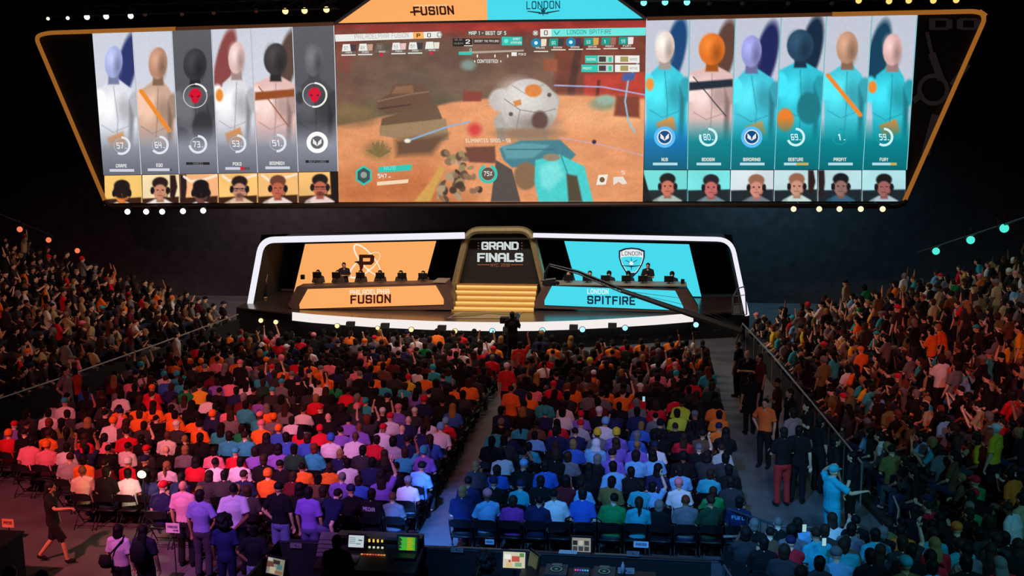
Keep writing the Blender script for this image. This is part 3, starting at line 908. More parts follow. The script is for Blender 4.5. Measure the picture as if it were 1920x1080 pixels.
# --- the live player cameras along the foot of the wall
FEED = [  # background, hair, skin, shirt, head dx, head dy, extras
    ((246, 200, 112), (34, 28, 26), (232, 128, 66), (226, 206, 196), -2, 4), ((250, 224, 176), (44, 30, 28), (206, 140, 112), (238, 232, 226), -1, 0),
    ((248, 182, 128), (26, 22, 24), (120, 74, 66), (214, 220, 222), 4, 6), ((250, 196, 116), (40, 28, 26), (204, 140, 118), (224, 190, 160), 3, 0),
    ((248, 192, 120), (110, 66, 50), (194, 100, 76), (236, 216, 206), 0, 0), ((248, 192, 116), (30, 24, 26), (198, 104, 80), (236, 208, 200), 4, -1),
    ((120, 226, 222), (30, 26, 30), (206, 120, 96), (170, 190, 184), 4, 2), ((122, 228, 226), (40, 34, 42), (196, 108, 104), (112, 136, 148), 4, 4),
    ((214, 226, 232), (150, 104, 80), (212, 142, 124), (110, 122, 132), 8, 4), ((196, 226, 230), (152, 100, 76), (206, 150, 128), (196, 220, 212), 2, 2),
    ((190, 226, 232), (24, 26, 30), (150, 110, 104), (52, 96, 122), 2, 2), ((176, 226, 232), (28, 26, 30), (160, 100, 96), (170, 196, 206), 0, 3),
]
for i, (bg, hair, skin, shirt, dx, dy) in enumerate(FEED):
    lft = i < 6; k = i % 6
    if lft:
        xs = (195, 266, 336.5, 409, 483, 559, 633)
        t0 = botl(xs[k]) + 1; t1 = botl(xs[k + 1]) + 1
        q = ((xs[k] + .8, t0), (xs[k + 1] - .8, t1), (xs[k + 1] + 1, 380 if k < 5 else 379), (xs[k] + 2, 381.5))
    else:
        xs = (1206.5, 1289, 1369.5, 1451, 1533, 1616, 1699)
        q = ((xs[k] + .8, 319), (xs[k + 1] - .8, 319.3), (xs[k + 1] - 1.4, 377.5), (xs[k] - .4, 377.5))
    p = Pic(*q, 44, 34)
    x0, x1 = q[0][0], q[1][0]; yt = q[0][1]; cx = (x0 + x1) / 2 + dx; cy = yt + 27 + dy
    p.fill(bg); p.noise(40, 0.06, 60 + i)
    if not lft:
        p.poly([(x0, yt + 38), (x1, yt + 36), (x1, 390), (x0, 390)], (30, 40, 46), 2)
    else:
        p.poly([(x0, yt + 44), (x1, yt + 40), (x1, 390), (x0, 390)], (60, 34, 24), 2, 0.8)
    if i in (1, 9):
        p.poly([(x1 - 17, yt), (x1 - 7, yt), (x1 - 3, yt + 22), (x1 - 9, yt + 46), (x1 - 17, yt + 40)], (46, 28, 28), 2)
    if i in (2, 10):
        p.poly([(x0, yt), (x0 + 12, yt), (x0 + 13, yt + 24), (x0 + 10, yt + 50), (x0 + 1, yt + 50)], (44, 30, 32), 2)
    if i == 5:
        p.poly([(x1 - 14, yt - 2), (x1 + 3, yt - 2), (x1 + 3, 390), (x1 - 10, 390)], (30, 20, 20), 2)
    if i in (2, 3, 4):
        p.line([(x0 + 8, yt + 4), (x0 + 20, yt + 13), (x0 + 44, yt + 10), (x1 - 2, yt + 2)], 5, (250, 228, 204), 0.9)
    if i == 6:
        p.poly([(x0 - 2, yt), (x0 + 18, 390), (x0 - 2, 390)], (24, 26, 32), 2)
    p.poly([(cx - 34, 392), (cx - 26, cy + 27), (cx - 10, cy + 18), (cx + 10, cy + 18), (cx + 26, cy + 27), (cx + 34, 392)], shirt, 3)
    p.poly([(cx - 34, 392), (cx - 27, cy + 28), (cx - 18, cy + 23), (cx - 17, 392)], [v * .75 for v in shirt], 4, .7)
    p.poly([(cx - 6, cy + 12), (cx + 6, cy + 12), (cx + 7, cy + 24), (cx - 7, cy + 24)], [v * .8 for v in skin], 3)
    p.ell(cx, cy, 13.5, 20, skin, 0.16)
    p.ell(cx + 6, cy + 4, 6, 14, [v * .78 for v in skin], 0.9, k=.6)
    p.ell(cx, cy - 12, 15, 11.5, hair, 0.2)
    p.ell(cx, cy + 2, 11.5, 11.5, skin, 0.25) if i not in (0, 2) else p.ell(cx, cy - 3, 16, 15, hair, 0.2)
    for s in (-1, 1):
        p.ell(cx + s * 14.5, cy + 2, 4, 7, (28, 24, 28), 0.3)
        if i not in (0, 2):
            p.ell(cx + s * 5, cy + 1, 2.4, 1.2, (52, 34, 32), 0.5)
    if i in (3, 5):
        p.line([(cx - 11, cy + 1), (cx + 11, cy + 1)], 1.6, (40, 28, 30)); p.line([(cx - 9, cy + 5), (cx - 3, cy + 5)], 1.2, (60, 40, 40)); p.line([(cx + 3, cy + 5), (cx + 9, cy + 5)], 1.2, (60, 40, 40))
        p.ell(cx, cy + 14, 7, 5, [v * .55 for v in skin], 0.6, k=.8)
    p.line([(cx - 4, cy + 11), (cx + 4, cy + 11)], 1.4, [v * .55 for v in skin])
    p.line([(cx, cy + 3), (cx + 1, cy + 7)], 1.2, [v * .7 for v in skin])
    p.line([(cx + 15, cy + 7), (cx + 12, cy + 15), (cx + 6, cy + 15)], 1.5, (30, 26, 30))
    child(p.build('camera_feed', SY - 0.01, None), vw)

# hanging truss above the wall and the lamps on it
def truss(name, a, b, label):
    mb = MB(); a, b = Vector(a), Vector(b); n = max(2, int((b - a).length / 0.7)); s = 0.19
    for dy, dz in ((-s, -s), (s, -s), (-s, s), (s, s)):
        mb.tube([a + Vector((0, dy, dz)), b + Vector((0, dy, dz))], 0.028, 6)
    for i in range(n):
        p, q = a.lerp(b, i / n), a.lerp(b, (i + 1) / n)
        z = s if i % 2 else -s
        for dy in (-s, s):
            mb.tube([p + Vector((0, dy, z)), q + Vector((0, dy, -z))], 0.014, 5)
        mb.tube([p + Vector((0, -s, z)), q + Vector((0, s, z))], 0.014, 5)
    return tag(mb.build(name, m_black), label, 'truss')


TY = 40.3
truss('lighting_truss', at(20, 24, Y=TY), at(632, 6, Y=TY), 'black lighting truss above the left half of the video wall')
truss('lighting_truss', at(1190, -8, Y=TY), at(1900, -14, Y=TY), 'black lighting truss above the right half of the video wall')


def stage_light(px, py, Y, rgb, power, label, group=None, size=0.11, hang=True, aim=None, X=None, drop=.26):
    p = at(px, py, Y=Y) if X is None else at(px, py, X=X)
    aimv = (Vector(aim) if aim else Vector((p.x * 0.5, 0, 6.5))) - p
    t = thing('stage_light', label, 'stage light', p, 0, group)
    d = aimv.normalized(); q = d.to_track_quat('Y', 'Z').to_matrix()
    hb = MB(); w = lambda v: q @ Vector(v)
    hb.tube([w((0, -0.34, 0)), w((0, -0.28, 0)), w((0, -0.06, 0)), w((0, 0.0, 0))], [size * .6, size * .95, size * 1.1, size * 1.25], 14)
    hb.build('housing', m_black, t, True)
    lb = MB(); lb.ball(w((0, 0.0, 0)), (size, size * 0.5, size), 14, 8, q)
    lb.build('lens', emit(rgb, power), t, True)
    yb = MB(); s = 1 if hang else -1
    yb.tube([(-size * 1.5, 0, 0), (-size * 1.5, 0, s * drop), (size * 1.5, 0, s * drop), (size * 1.5, 0, 0)], 0.018, 6)
    yb.tube([(0, 0, s * drop), (0, 0, s * (drop + (.1 if drop > .2 else .04)))], 0.03, 6)
    yb.build('yoke', m_black, t)
    return t


ordn = ['first', 'second', 'third', 'fourth', 'fifth', 'sixth', 'seventh', 'eighth', 'ninth', 'tenth', 'eleventh', 'twelfth']
for i, (x, y) in enumerate([(90, 35), (127, 34), (163, 32), (199, 31), (245, 30)]):
    stage_light(x, y, TY, (255, 252, 240), 1.0 if i == 0 else 2.6, 'white lamp on the left truss, %s from the left end' % ordn[i], 'white lamps on the left truss', 0.07 if i < 2 else 0.11)
for i, (x, y) in enumerate([(272, 27), (341, 26), (400, 24), (480, 20)]):
    stage_light(x, y, TY, (70, 42, 30), 0.6, 'unlit dark lamp on the left truss, %s right of the white lamps' % ordn[i], 'unlit lamps on the left truss', 0.08)
for i, (x, y) in enumerate([(535, 21), (571, 20), (612, 18)]):
    stage_light(x, y, TY, (255, 200, 130), 2.2, 'warm orange lamp on the left truss, %s left of the orange banner' % ordn[2 - i], 'orange lamps on the left truss', 0.12)
for i, (x, y) in enumerate([(1207, 5), (1247, 4), (1288, 4)]):
    stage_light(x, y, TY, (120, 240, 255), 1.6, 'cyan lamp on the right truss, %s from the cyan banner' % ordn[i], 'cyan lamps on the right truss', 0.12)
for i, x in enumerate((1330, 1392, 1478, 1560)):
    stage_light(x, 6, TY, (30, 30, 34), 0.5, 'unlit dark lamp on the right truss, %s right of the cyan lamps' % ordn[i], 'unlit lamps on the right truss', 0.08)
for i, (x, y) in enumerate([(1610, 1), (1667, 2), (1704, 1), (1750, 1), (1793, 0)]):
    stage_light(x, y, TY, (255, 170, 90), 2.0, 'orange lamp on the right truss, %s from the left of its five' % ordn[i], 'orange lamps on the right truss', 0.11)
for i, (x, y) in enumerate([(239, 397), (274, 397), (304, 397), (343, 396), (381, 395)]):
    stage_light(x, y, TY + .1, (255, 255, 246), 3.0, 'white lamp under the left end of the video wall, %s from the left' % ordn[i], 'white lamps under the video wall', 0.115, drop=.14)
for i, (x, y) in enumerate([(1488, 392), (1536, 392), (1574, 392), (1614, 392), (1655, 392)]):
    stage_light(x, y, TY + .1, (255, 206, 150), 2.4, 'orange lamp under the right end of the video wall, %s from the left' % ordn[i], 'orange lamps under the video wall', 0.105, drop=.14)
for lst, lb in (([(225, 397.2), (395, 394.8)], 'thin black lamp bar under the left end of the video wall'), ([(1474, 392), (1669, 392)], 'thin black lamp bar under the right end of the video wall')):
    p, q = [at(x, y, Y=TY + .1) + Vector((0, 0, .19)) for x, y in lst]
    lb_ = MB(); lb_.tube([p, q], .025, 8)
    for k in range(4):
        r_ = p.lerp(q, (k + .5) / 4); lb_.tube([r_, r_ + Vector((0, .62, .05))], .016, 6)
    tag(lb_.build('lamp_bar', m_black), lb, 'lamp bar')
# balcony edges with their small lamps
m_balc = mat('dark_balcony', (13, 11, 12), 0.9)
bL = MB(); bL.tube([at(-60, 378, X=-24.5), at(182, 476, X=-24.5)], 0.03, 6)
tag(bL.build('lamp_cable', m_black), 'thin black cable carrying red lamps over the left stand', 'cable')
bR = MB(); bR.tube([at(1720, 474, X=9.0), at(1960, 396, X=9.0)], 0.03, 6)
tag(bR.build('lamp_cable', m_black), 'thin black cable carrying cyan lamps over the right stand', 'cable')
for i, (x, y) in enumerate([(37, 430), (91, 450), (145, 470)]):
    stage_light(x, y, 0, (255, 120, 84), 1.1, 'red lamp hanging above the left stand, %s from the left' % ordn[i], 'red lamps over the left stand', 0.11, X=-24.5)
for i, (x, y) in enumerate([(1755, 471), (1820, 450), (1883, 428)]):
    stage_light(x, y, 0, (80, 236, 220), 1.0, 'cyan lamp hanging above the right stand, %s from the left' % ordn[i], 'cyan lamps over the right stand', 0.115, X=9.0)
# ------------------------------------------------------------------ the stage
DZ = 1.05
lip_px = [(548, 594), (585, 598), (640, 602), (700, 606), (800, 610.5), (880, 612.5), (935, 613), (1000, 612.5), (1080, 610), (1150, 606.5), (1230, 601.5), (1300, 596)]
front = [at(x, y - 9, Z=DZ + 0.05) for x, y in lip_px]
m_deck = mat('glossy_stage_floor', (84, 66, 60), 0.24, 0.35, 0.1, 2.0, 0.0, 1.0)
m_skirt = mat('black_stage_skirt', (13, 12, 14), 0.9, 0, 0.2, 3)
m_lip = emit((244, 236, 232), 1.0, 'stage_edge_light')
st = thing('stage', 'raised stage with glossy floor and white glowing curved front edge', 'stage', (-6.3, 40, 0))
poly = [Vector((p.x, p.y, 0)) for p in front]
xl, xr = poly[0].x, poly[-1].x
back = [Vector((3.9, 40.4, 0)), Vector((3.9, 44.2, 0)), Vector((-16.8, 44.2, 0)), Vector((-16.8, 39.4, 0))]
base = MB(); base.prism([p + Vector((0, 0, DZ - 0.06)) for p in poly + back], (0, 0, 0.06))
child(base.build('deck', m_deck), st)
sk = MB(); inner = [p + Vector((0, 0.25, 0)) for p in poly] + [b * 1 for b in back]
sk.prism([p + Vector((0, 0, 0.0)) for p in inner], (0, 0, DZ - 0.07))
child(sk.build('skirt', m_skirt), st)
lp = MB()
for z0, z1, dy in ((DZ - 0.28, DZ + 0.04, 0.06),):
    for a, b in zip(poly[:-1], poly[1:]):
        lp.prism([a + Vector((0, -dy, z0)), b + Vector((0, -dy, z0)), b + Vector((0, -dy * .2, z1)), a + Vector((0, -dy * .2, z1))], (0, 0.05, 0))
child(lp.build('edge_light', m_lip), st)
logo = MB(); PL = lambda x, y: at(x, y, Z=DZ + 0.012)
shape(logo, PL, [(836, 597), (862, 584), (984, 583), (964, 597)], mat('floor_logo_grey', (120, 104, 96), 0.3))
PL = lambda x, y: at(x, y, Z=DZ + 0.02)
shape(logo, PL, [(846, 595), (866, 586), (979, 585), (960, 591), (915, 588), (890, 592)], mat('floor_logo_dark', (26, 22, 24), 0.3))
child(logo.build('floor_emblem'), st)

# white light portal
pt = thing('stage_portal', 'white glowing trapezoid light frame around the whole stage', 'light frame', (-6.3, 40, DZ))
P_Y = 40.35
m_tube = emit((240, 238, 248), 1.0, 'portal_light')
for tp_ in ([(466, 586), (491, 450), (871, 441.5)], [(1000, 441), (1371, 449), (1401, 591)]):
    path = rounded(px_path(tp_, P_Y), 0.55, 6)
    child(MB().tube(path, [(0.13, 0.09)] * len(path), 10).build('light_tube', m_tube, smooth=True), pt)
inn = MB(); pin = px_path([(473, 588), (497, 456), (868, 450), (1003, 449), (1366, 456), (1396, 590)], P_Y + 0.12)
m_in = mat('black_stage_lining', (20, 17, 19), 0.8)
for a, b in zip(pin[:-1], pin[1:]):
    inn.prism([a, b, b + Vector((0, 3.2, 0)), a + Vector((0, 3.2, 0))], (0, 0, 0.03))
child(inn.build('lining', m_in), pt)
bkp = MB(); bkp.prism(px_path([(468, 600), (490, 440), (870, 430), (1003, 430), (1372, 440), (1402, 600)], 44.25), (0, 0.08, 0))
tag(bkp.build('stage_backdrop', m_blackcloth), 'black drape closing the back of the stage', 'backdrop')

# team video screens behind the desks
LY = 43.2


def team_screen(quad, m, label):
    t = thing('team_screen', label, 'screen', at(*quad[3], Y=LY))
    f = MB(); q3 = px_path(quad, LY); f.prism([p + Vector((0, .02, 0)) for p in q3], (0, 0.12, 0)); child(f.build('cabinet', m_black), t)
    d = MB().use(m); d.poly(q3); dd = d.build('display'); child(dd, t)
    return t, dd


tsL, dL = team_screen([(572, 457.5), (818, 452), (791, 552), (549, 556)], M_OR, 'orange team screen with white orbit logo behind the left desk')
PS = on_plane(LY, 0.03); PS2 = on_plane(LY, 0.05); PS3 = on_plane(LY, .07)
c3 = lambda x, y: (440 + x / 3.84, 400 + y / 3.84)
lg = MB(); ow = emit((252, 236, 216))


def orbit(mb, P, cx, cy, rx, ry, rot, w0, w1, m, n=40):
    mb.use(m); pts = []
    for i in range(n + 1):
        t = 2 * math.pi * i / n
        w = w0 + (w1 - w0) * (0.5 + 0.5 * math.cos(t))
        o = []
        for s in (-1, 1):
            x = (rx + s * w / 2) * math.cos(t); y = (ry + s * w / 2) * math.sin(t)
            o.append((cx + x * math.cos(rot) - y * math.sin(rot), cy + x * math.sin(rot) + y * math.cos(rot)))
        pts.append(o)
    for a, b in zip(pts[:-1], pts[1:]):
        mb.poly([P(*a[0]), P(*b[0]), P(*b[1]), P(*a[1])])


orbit(lg, PS, *c3(955, 335), 36, 12, R(50), 1.2, 2.2, ow); orbit(lg, PS, *c3(955, 335), 36, 12, R(50) + math.pi, 1.0, 3.6, ow)
orbit(lg, PS, *c3(937, 372), 35, 13, R(-38) + math.pi, 1.0, 3.6, ow)
ring(lg, PS2, *c3(962, 408), 0, 2.6, ow)
pk = emit((58, 22, 14))
shape(lg, PS2, [c3(895, 297), c3(992, 297), c3(1007, 310), c3(1003, 352), c3(985, 371), c3(928, 371), c3(922, 400), c3(904, 418), c3(898, 378), c3(888, 362), c3(858, 349), c3(895, 342)], pk)
shape(lg, PS3, [c3(924, 322), c3(976, 322), c3(974, 346), c3(924, 346)], M_OR)
lg.build('team_emblem', parent=dL)

tsR, dR = team_screen([(1058, 452), (1292, 458), (1315, 556), (1086, 552)], M_CY, 'cyan team screen with navy shield logo behind the right desk')
c4 = lambda x, y: (920 + x / 3.84, 400 + y / 3.84)
lg = MB(); nav = emit((30, 42, 66)); sw = emit((238, 240, 240))


def shield(k, dy=0):
    return [c4(1015 + (x - 1015) * k, 345 + (y - 345) * k + dy) for x, y in ((922, 268), (965, 251), (1015, 246), (1065, 251), (1110, 268), (1110, 318), (1092, 372), (1060, 424), (1015, 470), (970, 424), (938, 372), (922, 318))]


shape(lg, PS, shield(1.0), nav); shape(lg, PS2, shield(0.88), sw)
shape(lg, PS3, [c4(936, 318), c4(965, 312), c4(1015, 310), c4(1065, 312), c4(1095, 318), c4(1080, 364), c4(1052, 410), c4(1040, 424), c4(990, 424), c4(978, 410), c4(950, 364)], M_CY)
PS4 = on_plane(LY, .09)
text(lg, PS4, 'LONDON', c4(943, 0)[0], c4(1088, 0)[0], c4(0, 304)[1], c4(0, 274)[1], nav, 0.9)
shape(lg, PS4, [c4(985, 428), c4(1045, 428), c4(1030, 446), c4(1015, 456), c4(1000, 446)], nav)
for a, b, w, w2 in (((950, 376), (1015, 382), 1.2, 2.6), ((1080, 376), (1015, 382), 1.2, 2.6), ((1013, 350), (1013, 408), 3.4, 1), ((1013, 360), (970, 338), 1.2, 1.2), ((1013, 360), (1056, 336), 1.2, 1.2), ((1013, 360), (1013, 322), 1.4, 1)):
    line(lg, PS4, c4(*a), c4(*b), w, nav, w2)
ring(lg, on_plane(LY, .1), *c4(1013, 360), 0, 3.6, sw)
lg.build('team_emblem', parent=dR)

# centre arch, sign and steps
ar = thing('centre_arch', 'tall golden metal arch framing the black sign at stage centre', 'arch', (-6.1, 41, DZ))
m_gold = mat('brushed_gold', (176, 160, 120), 0.35, 0.55, 0.1, 12)
A_Y = 40.9
ap = rounded(px_path([(848, 556), (878, 432), (995, 431), (1024, 552)], A_Y), 0.5, 6)
child(MB().tube(ap, [(0.16, 0.3)] * len(ap), 8).build('arch_frame', m_gold, smooth=False), ar)
pn = MB(); pn.prism(px_path([(858, 548), (884, 440), (988, 439), (1014, 546)], A_Y + 0.12), (0, 0.08, 0))
sg = pn.build('sign_panel', mat('black_sign_panel', (26, 22, 24), 0.5)); child(sg, ar)
PA = on_plane(A_Y + .12, 0.03); w1 = MB(); sgw = emit((206, 214, 212))
c5 = lambda x, y: (780 + x / 4.5, 400 + y / 4.5)
text(w1, PA, 'GRAND', c5(552, 0)[0], c5(866, 0)[0], c5(0, 308)[1], c5(0, 240)[1], sgw, 1.5, gap=1.2)
text(w1, PA, 'FINALS', c5(517, 0)[0], c5(905, 0)[0], c5(0, 410)[1], c5(0, 335)[1], sgw, 1.5, gap=1.2)
og = emit((150, 86, 62))
text(w1, PA, 'NYC 2018', c5(630, 0)[0], c5(790, 0)[0], c5(0, 450)[1], c5(0, 424)[1], og, 1.0)
line(w1, PA, c5(518, 434), c5(620, 434), 1.4, og); line(w1, PA, c5(800, 434), c5(903, 434), 1.4, og)
for x in (526, 893):
    for y in (250, 275, 298):
        ring(w1, PA, *c5(x, y), 0, 1.2, emit((90, 86, 86)))
w1.build('sign_lettering', parent=sg)

stp = thing('stage_steps', 'golden lit steps climbing to the centre arch', 'steps', (-6.1, 40, DZ))
m_tread = mat('gold_tread', (206, 140, 66), 0.35, 0.2); m_rise = emit((250, 206, 120), 1.0, 'step_light'); m_rise2 = emit((214, 150, 70), 1.0, 'step_light_dim')
xa, xb = at(852, 560, Y=40.0).x, at(1004, 560, Y=40.0).x
for i in range(5):
    y0 = 39.35 + i * 0.3; z1 = DZ + 0.17 * (i + 1)
    s_ = MB(); s_.box(((xa + xb) / 2, (y0 + 41.0) / 2, z1 - 0.085), (xb - xa, 41.0 - y0, 0.168))
    so = s_.build('step', m_tread); child(so, stp)
    r_ = MB().use(m_rise); r_.box(((xa + xb) / 2, y0 - 0.012, z1 - 0.05), (xb - xa, 0.02, 0.075)); r_.use(m_rise2)
    r_.box(((xa + xb) / 2, y0 - 0.008, z1 - 0.125), (xb - xa, 0.012, 0.07))
    r_.build('step_light', parent=so).matrix_parent_inverse = Matrix.Identity(4)

# team desks
m_desk = mat('brown_desk_shell', (98, 72, 66), 0.45, 0.2, 0.1, 5); m_desktop = mat('tan_desk_top', (150, 134, 112), 0.4)


def desk(outer, innerq, Y, m, label, words):
    t = thing('team_desk', label, 'desk', at(*outer[-1], Y=Y))
    o3 = px_path(outer, Y)
    zs = DZ + 0.01
    o3 = [Vector((p.x, p.y, max(p.z, zs))) for p in o3]
    b = MB(); b.prism(o3, (0, 0.85, 0)); child(b.build('shell', m_desk), t)
    tp = MB(); zt = max(p.z for p in o3); xs_ = sorted(o3, key=lambda p: -p.z)[:2]
    xm, xM = min(p.x for p in xs_), max(p.x for p in xs_)
    tp.box(((xm + xM) / 2, Y + 0.45, zt + 0.02), (xM - xm, 1.0, 0.04)); child(tp.build('desk_top', m_desktop), t)
    d = MB(); PD = on_plane(Y, 0.03); shape(d, PD, innerq, m); dd = d.build('display'); child(dd, t)
    w = MB(); PD2 = on_plane(Y, 0.05)
    for (s, x0, x1, yb, yt, mm, th, ti) in words:
        text(w, PD2, s, x0, x1, yb, yt, mm, th, tilt=ti)
    w.build('team_lettering', parent=dd)
    return t


DKY_L, DKY_R = 39.15, 39.55
desk([(556, 538), (812, 531), (836, 530), (850, 560), (850, 581), (548, 590), (540, 572)], [(577, 542), (817, 535), (832, 561), (832, 571), (562, 579), (561, 571)], DKY_L, M_OR,
     'team desk with orange lit front and dark lettering, left of the steps',
     [('PHILADELPHIA', 656, 730, 553, 543.5, emit((255, 240, 220)), 1.2, -0.02), ('FUSION', 657, 733, 570, 553.5, emit((70, 16, 22)), 1.5, -0.025)])
desk([(1020, 534), (1288, 542), (1310, 578), (1308, 592), (1002, 578), (1002, 565)], [(1035, 536), (1266, 545), (1281, 575), (1281, 582), (1021, 572), (1021, 563)], DKY_R, M_CY,
     'team desk with cyan lit front and navy lettering, right of the steps',
     [('LONDON', 1101, 1141, 551, 541.5, emit((226, 248, 250)), 1.2, 0.02), ('SPITFIRE', 1101, 1191, 570, 554, emit((22, 44, 66)), 1.5, 0.025)])

# monitors on the desks
m_mon = mat('black_plastic', (16, 14, 15), 0.4)


def monitor(px, py, Y, ztop, label, w=0.36, h=0.24):
    p = at(px, py, Y=Y)
    t = thing('monitor', label, 'monitor', (p.x, Y, ztop), 0, 'player monitors on the team desks')
    MB().box((0, 0, 0.06 + h / 2), (w, 0.04, h)).build('screen', m_mon, t)
    MB().box((0, 0.03, 0.05), (0.05, 0.03, 0.1)).build('stand', m_mon, t)
    MB().box((0, 0.03, 0.01), (0.18, 0.14, 0.02)).build('foot', m_mon, t)
    MB().box((0, -0.03, 0.06 + h / 2), (w * .7, 0.02, h * .6)).build('back_cover', m_mon, t)
    return t


zl = at(812, 531, Y=DKY_L).z + 0.04; zr = at(1020, 534, Y=DKY_R).z + 0.04
MONL = [595, 631, 676, 713, 754, 793]; MONR = [1066, 1101, 1135, 1174, 1205, 1254]
for i, x in enumerate(MONL):
    monitor(x, 528, DKY_L + 0.4, zl, 'black monitor on the orange desk, %s from the left' % ordn[i])
for i, x in enumerate(MONR):
    monitor(x, 528, DKY_R + 0.4, zr, 'black monitor on the cyan desk, %s from the left' % ordn[i])
for x, Y, z, lb in ((568, DKY_L + .4, zl, 'small black speaker at the left end of the orange desk'), (1280, DKY_R + .4, zr, 'small black speaker at the right end of the cyan desk')):
    p = at(x, 530, Y=Y); q = MB().box((0, 0, 0.09), (0.14, 0.14, 0.18)); q.use if False else None
    q.tube([(0, -0.07, 0.12), (0, -0.075, 0.12)], 0.04, 12); q.tube([(0, -0.07, 0.05), (0, -0.075, 0.05)], 0.03, 12)
    tag(q.build('speaker', m_mon, loc=(p.x, Y, z)), lb, 'speaker')

# foot lights and dark speaker wedges in front of the stage
for i, (x, y) in enumerate([(489, 601), (517, 604), (632, 611), (708, 615), (771, 618), (853, 621)]):
    stage_light(x, y, 35.9 + (0.7 if i < 3 else 0), (255, 190, 130), 2.4, 'warm lamp below the stage edge, %s from the left' % ordn[i], 'warm lamps along the stage foot', 0.085 if i != 3 else 0.07, hang=False)
for i, (x, y) in enumerate([(923, 621), (1017, 620), (1092, 618), (1172, 615), (1305, 609), (1343, 605)]):
    stage_light(x, y, 35.9 + (0.9 if i > 2 else 0), (130, 214, 255), 2.2, 'blue lamp below the stage edge, %s from the left' % ordn[i], 'blue lamps along the stage foot', 0.095, hang=False)
for i, (x, y) in enumerate([(655, 607), (720, 610), (827, 614), (950, 617), (1075, 613), (1148, 610)]):
    p = at(x, y, Y=35.9)
    wm = MB(); wm.prism([(-0.15, 0, 0), (0.15, 0, 0), (0.15, 0.08, 0.16), (-0.15, 0.08, 0.16)], (0, 0.2, 0)); wm.box((0, 0.15, -(p.z - 0.12) / 2), (0.04, 0.04, p.z - 0.12))
    wm.box((0, .15, -p.z + .14), (.4, .3, .03))
    tag(wm.build('fill_speaker', m_blackcloth, loc=(p.x, p.y, p.z - 0.12)), 'small black speaker before the glowing stage edge, %s from the left' % ordn[i], 'speaker', 'front fill speakers')

# stair rail at the right end of the stage
rl = MB(); g3 = lambda x, y: at(x, y, Y=39.9)
rl.tube([g3(1372, 590), g3(1374, 556), g3(1383, 541), g3(1397, 537)], 0.025, 6); rl.tube([g3(1383, 541), g3(1389, 590)], 0.02, 6); rl.tube([g3(1397, 537), g3(1400, 590)], 0.025, 6)
rl.use(m_grey)
for a, b in (((1373, 570), (1392, 569)), ((1372, 590), (1400, 590)), ((1374, 556), (1397, 553))):
    rl.tube([g3(*a), g3(*b)], 0.016, 6)
rs = thing('stair_railing', 'grey stair railing beside the right leg of the stage frame', 'railing', g3(1386, 592))
ro = rl.build('rail', m_grey); child(ro, rs)
pnl = MB(); pnl.prism([g3(1374, 589), g3(1392, 588), g3(1392, 572), g3(1374, 573)], (0, 0.02, 0)); child(pnl.build('side_panel', mat('grey_panel', (104, 104, 108), .6)), rs)

# camera jib reaching in from the right
jb = thing('camera_jib', 'long black camera jib arm crossing in front of the cyan desk', 'camera crane', at(1392, 640, Z=0))
JB, JT = at(1392, 622, Y=35.2), at(1166, 545, Y=36.8)
J2 = at(1085, 511, Y=37.3); J3 = at(1030, 497, Y=37.6)
a_ = MB(); a_.tube([JB, JT], [(0.13, 0.13), (0.085, 0.085)], 8)
child(a_.build('boom', m_black), jb)
a2 = MB()
for off in (Vector((0, 0, .07)), Vector((0, 0, -.07)), Vector((0, .07, 0))):
    a2.tube([JT + off, J2 + off * .8, J3 + off * .5], 0.028, 6)
nseg = 22
for i in range(nseg):
    p, q = JT.lerp(J2, i / nseg), JT.lerp(J2, (i + 1) / nseg); s = 0.07 if i % 2 else -0.07
    a2.tube([p + Vector((0, 0, s)), q + Vector((0, 0, -s))], 0.012, 5)
child(a2.build('lattice_tip', m_black), jb)
a3 = MB(); a3.tube([J3, at(1022, 512, Y=37.6), at(1022, 524, Y=37.6)], 0.05, 6); a3.tube([at(1014, 526, Y=37.6), at(1042, 523, Y=37.6)], 0.05, 6)
a3.box(at(1030, 530, Y=37.55), (0.5, 0.28, 0.16)); a3.tube([at(1040, 530, Y=37.5), at(1046, 531, Y=37.3)], 0.07, 10)
child(a3.build('remote_camera', m_black), jb)
a4 = MB(); b0 = at(1392, 640, Z=0); a4.tube([b0 + Vector((0, 0, 0.05)), JB], 0.09, 8)
for k in range(3):
    a4.tube([b0 + Vector((0.6 * math.cos(2.1 * k), 0.6 * math.sin(2.1 * k), 0.05)), b0 + Vector((0, 0, 0.7))], 0.04, 6)
child(a4.build('pedestal', m_black), jb)
a5 = MB()
for z in (0.3, 0.55):
    a5.tube([JB + Vector((0, 0, 0.12)), JB.lerp(JT, .45) + Vector((0, 0, z * .9)), JT], 0.008, 4)
child(a5.build('stay_cable', m_black), jb)
# ------------------------------------------------------------------ figures
m_skin = dyed('skin', 0.6, 14); m_cloth = dyed('cloth', 0.9, 30); m_hair = dyed('hair', 0.7, 45)
m_eye = mat('dark_eye', (20, 16, 16), 0.3); m_lip = mat('lip', (120, 60, 56), 0.6)
m_crowd = dyed('crowd_cloth', 0.88, 25, attr=True)
DG = bpy.context


